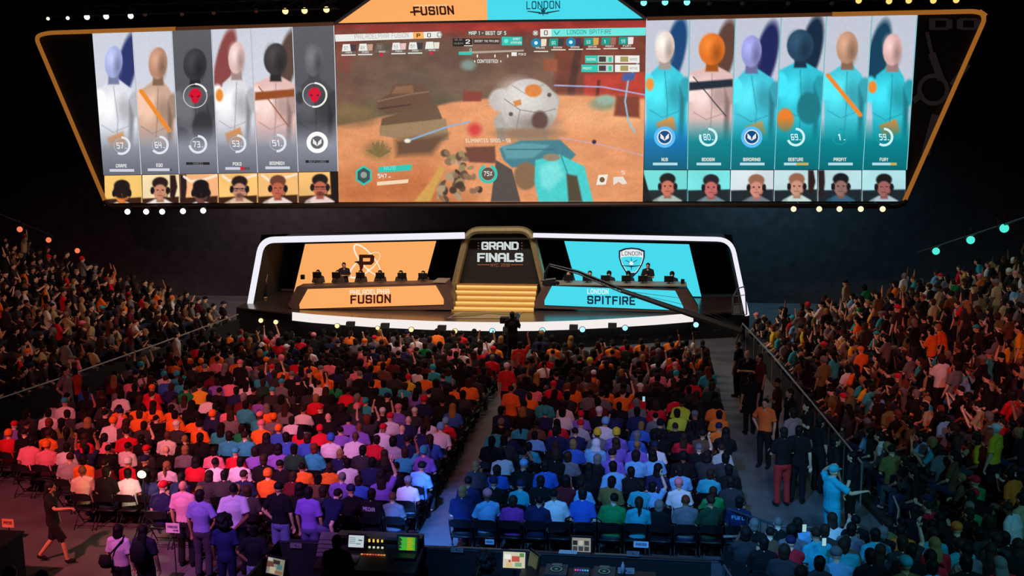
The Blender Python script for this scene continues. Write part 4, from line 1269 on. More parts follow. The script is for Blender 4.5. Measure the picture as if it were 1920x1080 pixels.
def evaluated(mb, voxel, smooth_iter=2, decim=None):
    """one continuous skin over the shaped pieces: voxel remesh, relax, optional decimation -> mesh data"""
    me = bpy.data.meshes.new('tmp'); me.from_pydata(mb.v, [], mb.f)
    bm = bmesh.new(); bm.from_mesh(me); bmesh.ops.recalc_face_normals(bm, faces=bm.faces); bm.to_mesh(me); bm.free()
    o = bpy.data.objects.new('tmp', me); COL.objects.link(o)
    r = o.modifiers.new('r', 'REMESH'); r.mode = 'VOXEL'; r.voxel_size = voxel; r.use_smooth_shade = True
    s = o.modifiers.new('s', 'SMOOTH'); s.factor = 0.5; s.iterations = smooth_iter
    if decim:
        d = o.modifiers.new('d', 'DECIMATE'); d.ratio = decim
    dg = bpy.context.evaluated_depsgraph_get(); dg.update()
    out = bpy.data.meshes.new_from_object(o.evaluated_get(dg))
    bpy.data.objects.remove(o); bpy.data.meshes.remove(me)
    return out


def V3(*a):
    return Vector(a)


def mirror(p, s):
    return Vector((p[0] * s, p[1], p[2]))


SIT = dict(hip=V3(0, 0, .50), waist=V3(0, -.015, .66), chest=V3(0, -.02, .86), sh=V3(.172, -.03, .985), neck=V3(0, -.005, 1.06), head=V3(0, .025, 1.195),
           hj=V3(.09, .03, .50), knee=V3(.12, .41, .50), ank=V3(.12, .40, .09), toe=V3(.125, .53, .05))
STAND = dict(hip=V3(0, 0, .93), waist=V3(0, .0, 1.08), chest=V3(0, -.01, 1.28), sh=V3(.175, -.015, 1.415), neck=V3(0, 0, 1.49), head=V3(0, .02, 1.62),
             hj=V3(.09, 0, .90), knee=V3(.105, .02, .49), ank=V3(.11, -.02, .08), toe=V3(.125, .13, .04))


def arms(base, kind):
    """elbow and wrist of the right and the left arm"""
    s = base['sh']; z = s.z
    A = dict(
        lap=(V3(.235, .03, z - .27), V3(.11, .24, z - .40)), down=(V3(.245, -.02, z - .29), V3(.25, .05, z - .54)),
        up=(V3(.29, .06, z + .22), V3(.24, .03, z + .47)), clap=(V3(.23, .10, z - .24), V3(.045, .30, z - .12)),
        chin=(V3(.20, .16, z - .26), V3(.06, .14, z + .02)), phone=(V3(.22, .14, z - .22), V3(.07, .30, z + .06)),
        behind=(V3(.25, -.10, z - .27), V3(.05, -.19, z - .44)), hip=(V3(.33, -.05, z - .24), V3(.19, .02, z - .42)),
        out=(V3(.32, .17, z - .16), V3(.36, .42, z - .14)), fold=(V3(.24, .06, z - .27), V3(-.10, .19, z - .22)), head=(V3(.33, .05, z + .10), V3(.13, .05, z + .27)))
    return A[kind]


def body_pieces(J, pose, what, g=0.0, build=1.0, legs=None, sides=(1, -1)):
    """what: skin | shirt | pants | shoes ; g: how far the cloth stands off"""
    mb = MB(); b = build
    L = legs or {}
    hip, waist, chest, neck, head = J['hip'], J['waist'], J['chest'], J['neck'], J['head']
    fw = (J['chest'] - J['hip']); lean = V3(0, 0, 0)
    if what in ('skin', 'shirt'):
        top = chest + (neck - chest) * .72
        shl = chest + (neck - chest) * .45
        mb.tube([hip - (waist - hip) * (.25 if what == 'skin' else .15), hip, waist, chest, shl, top], [(.13 * b + g, .09 * b + g), (.165 * b + g, .115 * b + g), (.145 * b + g, .105 * b + g), (.175 * b + g, .118 * b + g), (.165 * b + g, .10 * b + g), (.085 + g, .075 + g)], 16)
        for sgn, kind in ((1, pose[0]), (-1, pose[1])):
            e, w = arms(J, kind)
            sh = mirror(J['sh'], sgn); e = mirror(e, sgn); w = mirror(w, sgn)
            mb.ball(sh, .054 * b + g, 10, 8)
            mb.tube([neck + V3(0, -.02, -.015), neck.lerp(sh, .55) + V3(0, -.01, -.012), sh + V3(sgn * .01, 0, -.012)], [(.050 + g, .055 + g), (.054 + g, .06 + g), (.05 + g, .052 + g)], 10)
            if what == 'skin':
                mb.tube([sh, sh.lerp(e, .5), e, e.lerp(w, .35), w], [.052 * b, .048 * b, .038 * b, .038 * b, .026], 10)
                d = (w - e).normalized()
                mb.tube([w - d * .01, w + d * .03, w + d * .085], [(.026, .022), (.038, .020), (.036, .016)], 8)
            else:
                q = sh.lerp(e, .78)
                mb.tube([sh, sh.lerp(e, .5), q], [.052 * b + g, .051 * b + g, .052 * b + g * 1.4], 10)
    if what == 'skin':
        up = (head - neck).normalized()
        mb.tube([chest + (neck - chest) * .5, neck, neck + up * .08], [(.075, .07), .055, .056], 12)
        mb.ball(head + V3(0, -.012, .015), (.076, .095, .098), 16, 12)
        mb.ball(head + V3(0, .02, -.045), (.060, .068, .072), 14, 10)
        mb.ball(head + V3(0, .096, -.02), (.013, .020, .026), 8, 6)
        mb.ball(head + V3(0, .07, -.085), (.028, .024, .020), 8, 6)
        for sgn in (1, -1):
            mb.ball(head + V3(.078 * sgn, -.005, -.012), (.014, .022, .034), 8, 6)
    if what in ('skin', 'pants', 'shoes'):
        if what != 'shoes':
            mb.ball(hip - V3(0, 0, 0) + (hip - waist) * .15, (.165 * b + g, .125 * b + g, .12 + g), 14, 10)
        for sgn in sides:
            lj = L.get(sgn, {})
            hj = mirror(lj.get('hj', J['hj']), sgn); kn = mirror(lj.get('knee', J['knee']), sgn); an = mirror(lj.get('ank', J['ank']), sgn); to = mirror(lj.get('toe', J['toe']), sgn)
            if what == 'skin':
                mb.tube([hj, hj.lerp(kn, .5), kn, kn.lerp(an, .35), an], [.085 * b, .075 * b, .052, .052, .036], 10)
                mb.tube([an + V3(0, -.03, -.03), an.lerp(to, .5) + V3(0, 0, -.012), to], [.036, .040, .028], 8)
            elif what == 'pants':
                end = an if not L.get('shorts') else kn.lerp(an, .1)
                if L.get('shorts'):
                    mb.tube([hj, hj.lerp(kn, .5), kn], [.088 * b + g, .084 * b + g, .078 + g], 10)
                else:
                    mb.tube([hj, hj.lerp(kn, .5), kn, kn.lerp(an, .4), an], [.088 * b + g, .080 * b + g, .060 + g, .058 + g, .052 + g], 10)
            else:
                mb.tube([an + V3(0, -.05, -.035), an + V3(0, -.02, -.03), an.lerp(to, .6) + V3(0, 0, -.01), to + V3(0, .02, -.005)], [.030, .045, .046, .030], 10)
    return mb


def add_fingers(me, J, pose):
    mb = MB()
    for sgn, kind in ((1, pose[0]), (-1, pose[1])):
        e, w = arms(J, kind); e = mirror(e, sgn); w = mirror(w, sgn)
        d = (w - e).normalized(); a = d.cross(V3(0, 0, 1))
        if a.length < .2:
            a = d.cross(V3(0, 1, 0))
        a.normalize(); n = a.cross(d).normalized() * (1 if kind in ('up', 'phone', 'chin', 'clap') else -1)
        if n.z > 0 and kind in ('lap', 'down', 'out'):
            n = -n
        for i, (o, ln) in enumerate(((-.027, .066), (-.009, .078), (.009, .073), (.026, .056))):
            p = w + d * .075 + a * o; k = 0.25 + 0.1 * i
            p1 = p + d * ln * .5 + n * ln * .12; p2 = p1 + d * ln * .32 + n * ln * .3 * (1 + k); p3 = p2 + d * ln * .1 + n * ln * .32
            mb.tube([p, p1, p2, p3], [.0088, .0085, .0078, .006], 6)
        s = -sgn if kind != 'behind' else sgn
        p = w + d * .025 + a * (.030 * s); p1 = p + d * .028 + a * (.020 * s) + n * .01; p2 = p1 + d * .028 + a * (.004 * s) + n * .014
        mb.tube([p, p1, p2], [.0115, .0098, .0075], 6)
    return mb


def join_into(me, mb, mi=0):
    bm = bmesh.new(); bm.from_mesh(me)
    vs = [bm.verts.new(v) for v in mb.v]
    for f in mb.f:
        try:
            nf = bm.faces.new([vs[i] for i in f]); nf.material_index = mi; nf.smooth = True
        except ValueError:
            pass
    bm.to_mesh(me); bm.free()


PROTO = {}
LOW = {}


def np_mesh(me):
    n = len(me.vertices); v = np.empty(n * 3, np.float32); me.vertices.foreach_get('co', v)
    me.calc_loop_triangles()
    t = np.empty(len(me.loop_triangles) * 3, np.int32); me.loop_triangles.foreach_get('vertices', t)
    return v.reshape(-1, 3).copy(), t.reshape(-1, 3).copy()


def make_proto(key, J, pose, build=1.0, legs=None, hi=True, low=False, crowd_only=False):
    bd = body_pieces(J, pose, 'skin', 0, build, legs)
    sh = body_pieces(J, pose, 'shirt', 0.016, build, legs)
    pa = body_pieces(J, pose, 'pants', 0.014, build, legs)
    if hi:
        me = evaluated(bd, 0.0135, 2)
        fg = add_fingers(me, J, pose); join_into(me, fg, 0)
        ey = MB()
        for s in (1, -1):
            ey.ball(J['head'] + V3(.030 * s, .079, .008), (.013, .010, .008), 8, 6)
        join_into(me, ey, 1)
        lp_ = MB(); lp_.ball(J['head'] + V3(0, .086, -.066), (.022, .010, .007), 8, 6); join_into(me, lp_, 2)
        me.name = 'person'
        me.materials.clear(); [me.materials.append(m) for m in (m_skin, m_eye, m_lip)]
        ms = evaluated(sh, 0.017, 2); ms.name = 'shirt'; ms.materials.clear(); ms.materials.append(m_cloth)
        mp = evaluated(pa, 0.018, 2); mp.name = 'trousers'; mp.materials.clear(); mp.materials.append(m_cloth)
        mz = []
        for sd in (1, -1):
            m = evaluated(body_pieces(J, pose, 'shoes', 0.004, build, legs, (sd,)), 0.014, 1); m.name = 'shoe'; m.materials.clear(); m.materials.append(m_cloth); mz.append(m)
        for m in [ms, mp] + mz:
            m.polygons.foreach_set('use_smooth', [True] * len(m.polygons))
        PROTO[key] = dict(body=me, shirt=ms, trousers=mp, shoes=mz, head=J['head'].copy())
    if low:
        parts = []
        for mb, vox, dec in ((bd, 0.026, 0.22), (sh, 0.03, 0.25), (pa, 0.034, 0.22)):
            m = evaluated(mb, vox, 1, dec); parts.append(np_mesh(m)); bpy.data.meshes.remove(m)
        LOW[key] = dict(parts=parts, head=J['head'].copy())


SIT_LEAN = {k: (v + V3(0, .10 * max(0, v.z - .5) / .5, -.02 * max(0, v.z - .5)) if k in ('waist', 'chest', 'sh', 'neck', 'head') else v) for k, v in SIT.items()}
SITS = [('sit_lap', SIT, ('lap', 'lap')), ('sit_chin', SIT_LEAN, ('chin', 'lap')), ('sit_clap', SIT, ('clap', 'clap')), ('sit_fold', SIT, ('fold', 'fold')),
        ('sit_phone', SIT, ('phone', 'phone')), ('sit_up', SIT, ('up', 'up')), ('sit_cheer', SIT, ('up', 'lap')), ('sit_lean', SIT_LEAN, ('lap', 'lap'))]
for k, J, ps in SITS:
    make_proto(k, J, ps, 1.0, None, True, True)
make_proto('sit_broad', SIT, ('lap', 'lap'), 1.13, None, True, True)
STANDS = [('stand_down', ('down', 'down')), ('stand_behind', ('behind', 'behind')), ('stand_clap', ('clap', 'clap')), ('stand_up', ('up', 'down')), ('stand_hip', ('hip', 'down')), ('stand_fold', ('fold', 'fold')), ('stand_cheer', ('up', 'up'))]
WALK = {1: dict(hj=V3(.09, 0, .90), knee=V3(.10, .20, .52), ank=V3(.10, .26, .10), toe=V3(.11, .40, .07)), -1: dict(hj=V3(.09, 0, .90), knee=V3(.10, -.06, .49), ank=V3(.10, -.34, .15), toe=V3(.11, -.22, .06)), 'shorts': True}
for k, ps in STANDS:
    make_proto(k, STAND, ps, 1.0, None, k not in ('stand_cheer',), k in ('stand_down', 'stand_clap', 'stand_up', 'stand_cheer'))
make_proto('stand_broad', STAND, ('behind', 'behind'), 1.16)
make_proto('walk', STAND, ('out', 'down'), 0.92, WALK)
make_proto('stand_shorts', STAND, ('down', 'hip'), 1.0, {'shorts': True})
BEND = dict(STAND); BEND.update(waist=V3(0, .08, 1.06), chest=V3(0, .21, 1.20), sh=V3(.185, .29, 1.30), neck=V3(0, .34, 1.35), head=V3(0, .43, 1.45))
make_proto('bend', BEND, ('down', 'down'), 1.05)
HEADW = dict(STAND)
make_proto('stand_wave', STAND, ('out', 'head'), 1.1)

# hair and headwear, centred on the head
HAIR = {}


def hair_mesh(key, fn, name='hair', vox=0.012, low_dec=0.12):
    mb = MB(); fn(mb)
    me = evaluated(mb, vox, 2); me.name = name; me.materials.clear(); me.materials.append(m_hair)
    me.polygons.foreach_set('use_smooth', [True] * len(me.polygons))
    lo = evaluated(mb, 0.022, 1, 0.3)
    HAIR[key] = (me, np_mesh(lo), name); bpy.data.meshes.remove(lo)


def cap_base(mb, r=1.0):
    mb.ball(V3(0, -.024, .034), (.088 * r, .098 * r, .094 * r), 16, 12)
    mb.ball(V3(0, -.048, -.035), (.080 * r, .066 * r, .088 * r), 14, 10)


def h_short(mb): cap_base(mb)
def h_crop(mb): mb.ball(V3(0, -.020, .030), (.082, .096, .090), 16, 12)
def h_bushy(mb):
    cap_base(mb, 1.16); mb.ball(V3(0, -.01, .085), (.075, .085, .06), 12, 8)
def h_long(mb):
    cap_base(mb, 1.05)
    mb.tube([V3(0, -.05, 0), V3(0, -.085, -.10), V3(0, -.115, -.22), V3(0, -.12, -.33)], [(.088, .06), (.10, .055), (.095, .04), (.05, .02)], 12)
def h_bob(mb):
    cap_base(mb, 1.08); mb.tube([V3(0, -.04, 0), V3(0, -.055, -.09), V3(0, -.06, -.15)], [(.095, .075), (.105, .075), (.08, .05)], 12)
def h_tail(mb):
    cap_base(mb, 1.0); mb.tube([V3(0, -.10, .03), V3(0, -.15, .0), V3(0, -.155, -.12), V3(0, -.14, -.26)], [.025, .034, .034, .012], 8)
def h_bun(mb):
    cap_base(mb, 1.0); mb.ball(V3(0, -.09, .10), .05, 10, 8)
def h_cap(mb):
    mb.ball(V3(0, -.015, .050), (.094, .106, .085), 16, 12); mb.tube([V3(0, .06, .045), V3(0, .12, .04), V3(0, .165, .028)], [(.08, .012), (.078, .012), (.045, .010)], 10)
def h_beanie(mb):
    mb.ball(V3(0, -.022, .045), (.098, .110, .10), 16, 12); mb.ball(V3(0, -.03, .01), (.100, .108, .05), 14, 8)
def h_hood(mb):
    mb.ball(V3(0, -.035, .01), (.105, .108, .125), 16, 12); mb.tube([V3(0, -.06, -.06), V3(0, -.07, -.17)], [(.10, .08), (.13, .07)], 12)
def h_curls(mb):
    for i in range(60):
        a, b = rnd.uniform(0, 6.28), rnd.uniform(-.5, 1.4)
        r = .145
        mb.ball(V3(r * math.cos(a) * math.cos(b), r * math.sin(a) * math.cos(b) - .03, .02 + r * math.sin(b)), rnd.uniform(.035, .055), 8, 6)
    mb.ball(V3(0, -.03, .03), .14, 12, 8)


for k, fn, nm in (('short', h_short, 'hair'), ('crop', h_crop, 'hair'), ('bushy', h_bushy, 'hair'), ('long', h_long, 'hair'), ('bob', h_bob, 'hair'), ('tail', h_tail, 'hair'), ('bun', h_bun, 'hair'),
                  ('cap', h_cap, 'cap'), ('beanie', h_beanie, 'beanie'), ('hood', h_hood, 'hood'), ('curls', h_curls, 'hair')):
    hair_mesh(k, fn, nm)

PAL = dict(white=(226, 224, 226), lightgrey=(170, 170, 174), grey=(112, 112, 118), charcoal=(52, 50, 54), black=(20, 19, 22), navy=(30, 36, 78), blue=(52, 96, 190),
           lightblue=(120, 180, 226), teal=(50, 168, 184), green=(24, 140, 76), yellow=(232, 190, 46), lime=(190, 214, 60), orange=(244, 122, 40), red=(214, 30, 48),
           maroon=(96, 26, 36), pink=(236, 132, 150), purple=(130, 100, 196), magenta=(150, 54, 150), olive=(112, 104, 58), brown=(104, 72, 52), cream=(224, 206, 176),
           khaki=(176, 160, 120), darkgreen=(28, 66, 46))
WORD = dict(lightgrey='light grey', lightblue='light blue', darkgreen='dark green', charcoal='charcoal', lime='lime yellow')
HAIRC = dict(black=(16, 13, 13), brown=(52, 34, 24), dark=(30, 22, 20), blond=(150, 116, 70), grey=(120, 116, 112), red=(110, 50, 28))
SKIN = [(224, 178, 150), (206, 152, 122), (236, 196, 170), (168, 116, 88), (122, 80, 60), (92, 60, 46)]
SKW = [5, 4, 4, 3, 2, 2]


def wpick(items, weights):
    return rnd.choices(items, weights)[0]


def setcol(o, rgb):
    o.color = lin(rgb) + (1,)


def place_person(proto, hair, loc, rz, cols, label, cat='person', group=None, scale=1.0, shoes=False, name='person', tilt=(0, 0)):
    """cols: skin, shirt, trousers, hair, (shoes)"""
    P = PROTO[proto]
    b = bpy.data.objects.new(name, P['body']); COL.objects.link(b)
    b.location = loc; b.rotation_euler = (tilt[0], tilt[1], rz); b.scale = (scale,) * 3
    setcol(b, cols[0]); tag(b, label, cat, group)
    for nm, c in (('shirt', cols[1]), ('trousers', cols[2])):
        o = bpy.data.objects.new(nm, P[nm]); COL.objects.link(o); o.parent = b; setcol(o, c)
    if hair and hair != 'bald':
        me, _, nm = HAIR[hair]
        o = bpy.data.objects.new(nm, me); COL.objects.link(o); o.parent = b; o.location = P['head']; setcol(o, cols[3])
    if shoes:
        for m in P['shoes']:
            o = bpy.data.objects.new('shoe', m); COL.objects.link(o); o.parent = b; setcol(o, cols[4] if len(cols) > 4 else (24, 24, 26))
    return b
# ------------------------------------------------------------------ where everyone sits
ORD = ['front', 'second', 'third', 'fourth', 'fifth', 'sixth', 'seventh', 'eighth', 'ninth', 'tenth', 'eleventh', 'twelfth', 'thirteenth', 'fourteenth', 'fifteenth', 'sixteenth', 'seventeenth',
       'eighteenth', 'nineteenth', 'twentieth', 'twenty-first', 'twenty-second', 'twenty-third', 'twenty-fourth', 'twenty-fifth', 'twenty-sixth', 'twenty-seventh', 'twenty-eighth', 'twenty-ninth', 'thirtieth']
ORD += [t + '-' + u for t in ('thirty', 'forty', 'fifty', 'sixty') for u in ('first', 'second', 'third', 'fourth', 'fifth', 'sixth', 'seventh', 'eighth', 'ninth', 'tenth')]
nth = lambda i: 'first' if i == 0 else ORD[i]

# clothing seen at marked places: (pixel x, y, shirt colour)
NOTES = []


def notes(ox, oy, sc, lst):
    for x, y, c in lst:
        NOTES.append((ox + x / sc, oy + y / sc, c))


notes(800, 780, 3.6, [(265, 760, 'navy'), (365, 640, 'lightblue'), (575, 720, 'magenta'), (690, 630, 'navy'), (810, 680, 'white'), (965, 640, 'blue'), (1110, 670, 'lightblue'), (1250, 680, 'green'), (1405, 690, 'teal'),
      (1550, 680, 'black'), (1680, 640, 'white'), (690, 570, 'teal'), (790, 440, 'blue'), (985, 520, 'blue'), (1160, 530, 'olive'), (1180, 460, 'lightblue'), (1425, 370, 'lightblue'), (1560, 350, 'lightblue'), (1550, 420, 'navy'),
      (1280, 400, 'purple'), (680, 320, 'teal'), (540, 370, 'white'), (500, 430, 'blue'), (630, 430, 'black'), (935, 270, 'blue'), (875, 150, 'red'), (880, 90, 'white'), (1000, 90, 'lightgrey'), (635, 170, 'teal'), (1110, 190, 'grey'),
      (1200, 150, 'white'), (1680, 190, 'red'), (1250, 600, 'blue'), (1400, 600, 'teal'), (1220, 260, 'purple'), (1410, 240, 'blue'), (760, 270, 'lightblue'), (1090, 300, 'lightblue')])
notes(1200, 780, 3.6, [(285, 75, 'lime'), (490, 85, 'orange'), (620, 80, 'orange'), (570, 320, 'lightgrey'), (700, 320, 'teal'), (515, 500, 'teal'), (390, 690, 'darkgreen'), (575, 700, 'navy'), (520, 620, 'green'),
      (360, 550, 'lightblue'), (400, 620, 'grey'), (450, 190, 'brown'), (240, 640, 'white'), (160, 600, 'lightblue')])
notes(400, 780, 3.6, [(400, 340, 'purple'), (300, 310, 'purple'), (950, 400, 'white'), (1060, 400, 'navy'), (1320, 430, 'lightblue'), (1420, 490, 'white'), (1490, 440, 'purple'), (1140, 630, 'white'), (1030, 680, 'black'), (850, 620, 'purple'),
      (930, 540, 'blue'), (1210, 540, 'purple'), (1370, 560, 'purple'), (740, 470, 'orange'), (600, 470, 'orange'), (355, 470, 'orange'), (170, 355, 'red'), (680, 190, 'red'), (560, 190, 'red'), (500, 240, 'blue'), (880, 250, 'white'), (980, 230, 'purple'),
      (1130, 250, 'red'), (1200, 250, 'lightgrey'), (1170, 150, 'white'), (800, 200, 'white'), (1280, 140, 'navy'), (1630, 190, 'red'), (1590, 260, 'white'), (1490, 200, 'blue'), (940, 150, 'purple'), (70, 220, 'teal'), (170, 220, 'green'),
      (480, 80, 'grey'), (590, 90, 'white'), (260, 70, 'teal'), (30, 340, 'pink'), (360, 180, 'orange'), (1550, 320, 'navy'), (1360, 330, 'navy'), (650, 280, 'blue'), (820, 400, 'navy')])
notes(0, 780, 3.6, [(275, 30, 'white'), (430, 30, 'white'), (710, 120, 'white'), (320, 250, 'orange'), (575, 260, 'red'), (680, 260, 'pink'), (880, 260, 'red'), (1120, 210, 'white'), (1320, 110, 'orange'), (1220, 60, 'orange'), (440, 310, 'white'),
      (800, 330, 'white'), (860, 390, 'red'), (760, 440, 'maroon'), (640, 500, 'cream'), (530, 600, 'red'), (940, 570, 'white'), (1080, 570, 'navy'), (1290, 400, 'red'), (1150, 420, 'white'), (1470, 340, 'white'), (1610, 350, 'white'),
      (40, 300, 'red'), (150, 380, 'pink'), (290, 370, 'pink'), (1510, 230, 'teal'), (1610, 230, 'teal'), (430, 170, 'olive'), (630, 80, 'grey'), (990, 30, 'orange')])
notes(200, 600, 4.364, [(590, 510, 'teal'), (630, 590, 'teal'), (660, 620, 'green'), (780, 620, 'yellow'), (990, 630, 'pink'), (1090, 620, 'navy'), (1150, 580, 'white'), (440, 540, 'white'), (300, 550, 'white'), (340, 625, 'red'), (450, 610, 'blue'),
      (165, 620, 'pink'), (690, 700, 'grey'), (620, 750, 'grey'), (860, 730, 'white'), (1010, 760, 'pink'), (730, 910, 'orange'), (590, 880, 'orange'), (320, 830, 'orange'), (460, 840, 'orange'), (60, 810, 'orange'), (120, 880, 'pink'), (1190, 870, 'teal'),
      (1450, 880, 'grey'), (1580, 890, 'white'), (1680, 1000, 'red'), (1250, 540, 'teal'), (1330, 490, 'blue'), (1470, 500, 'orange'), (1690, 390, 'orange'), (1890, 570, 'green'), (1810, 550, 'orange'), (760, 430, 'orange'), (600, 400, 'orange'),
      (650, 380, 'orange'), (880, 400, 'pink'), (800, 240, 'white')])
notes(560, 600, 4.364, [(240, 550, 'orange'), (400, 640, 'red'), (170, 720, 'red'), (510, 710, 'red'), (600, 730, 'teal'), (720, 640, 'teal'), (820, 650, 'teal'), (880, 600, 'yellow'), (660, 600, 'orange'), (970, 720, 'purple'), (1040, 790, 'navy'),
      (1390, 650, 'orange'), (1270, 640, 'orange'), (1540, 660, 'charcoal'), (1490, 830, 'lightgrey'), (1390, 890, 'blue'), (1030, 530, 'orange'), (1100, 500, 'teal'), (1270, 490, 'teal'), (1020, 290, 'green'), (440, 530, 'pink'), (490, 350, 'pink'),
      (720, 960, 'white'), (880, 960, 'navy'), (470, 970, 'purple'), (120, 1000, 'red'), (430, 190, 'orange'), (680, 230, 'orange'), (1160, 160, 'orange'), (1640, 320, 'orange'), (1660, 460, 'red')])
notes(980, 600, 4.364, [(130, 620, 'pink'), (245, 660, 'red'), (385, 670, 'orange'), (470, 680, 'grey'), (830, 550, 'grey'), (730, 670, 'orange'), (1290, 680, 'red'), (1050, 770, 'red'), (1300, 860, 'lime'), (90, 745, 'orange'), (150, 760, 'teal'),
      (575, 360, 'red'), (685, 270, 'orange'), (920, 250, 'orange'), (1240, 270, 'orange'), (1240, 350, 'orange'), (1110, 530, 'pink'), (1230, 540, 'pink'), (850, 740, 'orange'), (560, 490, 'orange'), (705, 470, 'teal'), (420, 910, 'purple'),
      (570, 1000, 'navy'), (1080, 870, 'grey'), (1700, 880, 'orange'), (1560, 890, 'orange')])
HATS = []
for ox, oy, sc, lst in ((0, 780, 3.6, [(40, 175, 'beanie', 'orange'), (250, 185, 'beanie', 'orange'), (710, 75, 'beanie', 'orange'), (1010, 215, 'cap', 'red'), (1110, 150, 'bald', ''), (625, 430, 'bald', ''), (1040, 490, 'cap', 'red'), (1430, 450, 'cap', 'olive')]),
                        (800, 780, 3.6, [(1005, 20, 'cap', 'red'), (1090, 110, 'beanie', 'yellow'), (1340, 110, 'beanie', 'yellow'), (160, 120, 'beanie', 'lightblue'), (1200, 160, 'hood', 'white'), (630, 380, 'cap', 'lightblue'), (560, 690, 'long', 'black'), (670, 580, 'crop', 'black')]),
                        (400, 780, 3.6, [(805, 120, 'beanie', 'blue'), (700, 90, 'beanie', 'red'), (385, 400, 'beanie', 'orange'), (415, 70, 'beanie', 'orange'), (340, 30, 'cap', 'pink'), (1595, 115, 'beanie', 'lightblue'), (1390, 240, 'beanie', 'teal'), (1155, 10, 'cap', 'red'), (935, 90, 'bald', ''), (1280, 90, 'bald', ''), (1510, 300, 'bald', '')]),
                        (200, 600, 4.364, [(345, 385, 'beanie', 'teal'), (585, 455, 'beanie', 'teal'), (770, 335, 'beanie', 'orange'), (1110, 485, 'cap', 'pink'), (1475, 420, 'cap', 'grey'), (1280, 825, 'cap', 'pink'), (1375, 870, 'beanie', 'orange'), (1755, 720, 'cap', 'red'), (1725, 835, 'bald', ''), (475, 965, 'bald', '')]),
                        (560, 600, 4.364, [(885, 430, 'beanie', 'red'), (1095, 430, 'beanie', 'teal'), (595, 660, 'beanie', 'teal'), (1050, 710, 'beanie', 'red'), (800, 710, 'cap', 'pink'), (650, 750, 'cap', 'white'), (705, 790, 'cap', 'red'), (1275, 790, 'long', 'blond'), (855, 890, 'bald', ''), (435, 890, 'bald', '')]),
                        (980, 600, 4.364, [(150, 715, 'beanie', 'teal'), (435, 800, 'beanie', 'red'), (570, 730, 'cap', 'white'), (1240, 435, 'beanie', 'teal'), (1195, 400, 'cap', 'pink'), (605, 440, 'cap', 'white'), (630, 370, 'beanie', 'lime'), (560, 800, 'beanie', 'lightblue')])):
    for x, y, h, c in lst:
        HATS.append((ox + x / sc, oy + y / sc, h, c))

SK = 0.05                                      # the rows run slightly askew to the stage
PEOPLE = []                                    # every spectator as a dict


def person_spec(zone, loc, rz, where, stand=False, mood='floor'):
    d = dict(zone=zone, loc=Vector(loc), rz=rz, where=where, scale=rnd.uniform(.93, 1.05), tilt=(rnd.gauss(0, .045), rnd.gauss(0, .05)))
    if stand:
        d['proto'] = wpick(['stand_down', 'stand_clap', 'stand_up'], [3, 4, 2])
    else:
        wts = dict(floor=[34, 4, 2, 6, 3, 2, 2, 8, 10], cheer=[22, 5, 16, 8, 6, 4, 5, 12, 6], left=[24, 6, 14, 8, 5, 2, 3, 12, 6], right=[22, 6, 15, 8, 7, 3, 4, 12, 5])[mood]
        d['proto'] = wpick([s[0] for s in SITS] + ['sit_broad'], wts)
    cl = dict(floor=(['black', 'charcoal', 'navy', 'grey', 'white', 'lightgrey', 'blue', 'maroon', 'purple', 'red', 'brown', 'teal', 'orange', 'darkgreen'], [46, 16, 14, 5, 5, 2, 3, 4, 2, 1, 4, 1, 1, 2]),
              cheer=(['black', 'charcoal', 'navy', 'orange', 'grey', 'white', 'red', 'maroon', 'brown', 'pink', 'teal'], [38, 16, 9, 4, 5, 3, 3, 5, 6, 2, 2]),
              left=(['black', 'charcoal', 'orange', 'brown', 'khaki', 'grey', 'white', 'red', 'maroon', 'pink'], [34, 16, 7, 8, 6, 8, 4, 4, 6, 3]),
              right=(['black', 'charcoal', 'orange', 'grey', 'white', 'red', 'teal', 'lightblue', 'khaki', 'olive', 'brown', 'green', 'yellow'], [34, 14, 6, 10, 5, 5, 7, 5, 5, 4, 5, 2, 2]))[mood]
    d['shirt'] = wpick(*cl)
    d['skin'] = wpick(SKIN, SKW)
    d['hair'] = wpick(['short', 'crop', 'bushy', 'long', 'bob', 'tail', 'bun', 'cap', 'beanie'], [38, 18, 10, 10, 6, 5, 3, 9, 3])
    if d['hair'] in ('cap', 'beanie'):
        d['hairc'] = wpick(['black', 'navy', 'grey', 'red', 'teal', 'orange', 'white', 'pink'], [8, 4, 3, 3, 4, 4, 3, 2])
        d['hrgb'] = PAL[d['hairc']]
    else:
        d['hairc'] = wpick(list(HAIRC), [44, 26, 20, 6, 4, 3]); d['hrgb'] = HAIRC[d['hairc']]
    d['pants'] = wpick([(24, 24, 30), (38, 46, 76), (60, 60, 66), (120, 108, 86)], [4, 4, 2, 1])
    PEOPLE.append(d)
    return d


SEATS = []
# right floor block
R_X0, R_N = -3.62, 12
for r in range(19):
    for c in range(R_N):
        x = R_X0 + .485 * c; y = 18.9 + .86 * r + SK * (x - R_X0)
        if y > 34.4:
            continue
        if rnd.random() < .03:
            continue
        SEATS.append(('right', r, c, Vector((x, y, 0))))
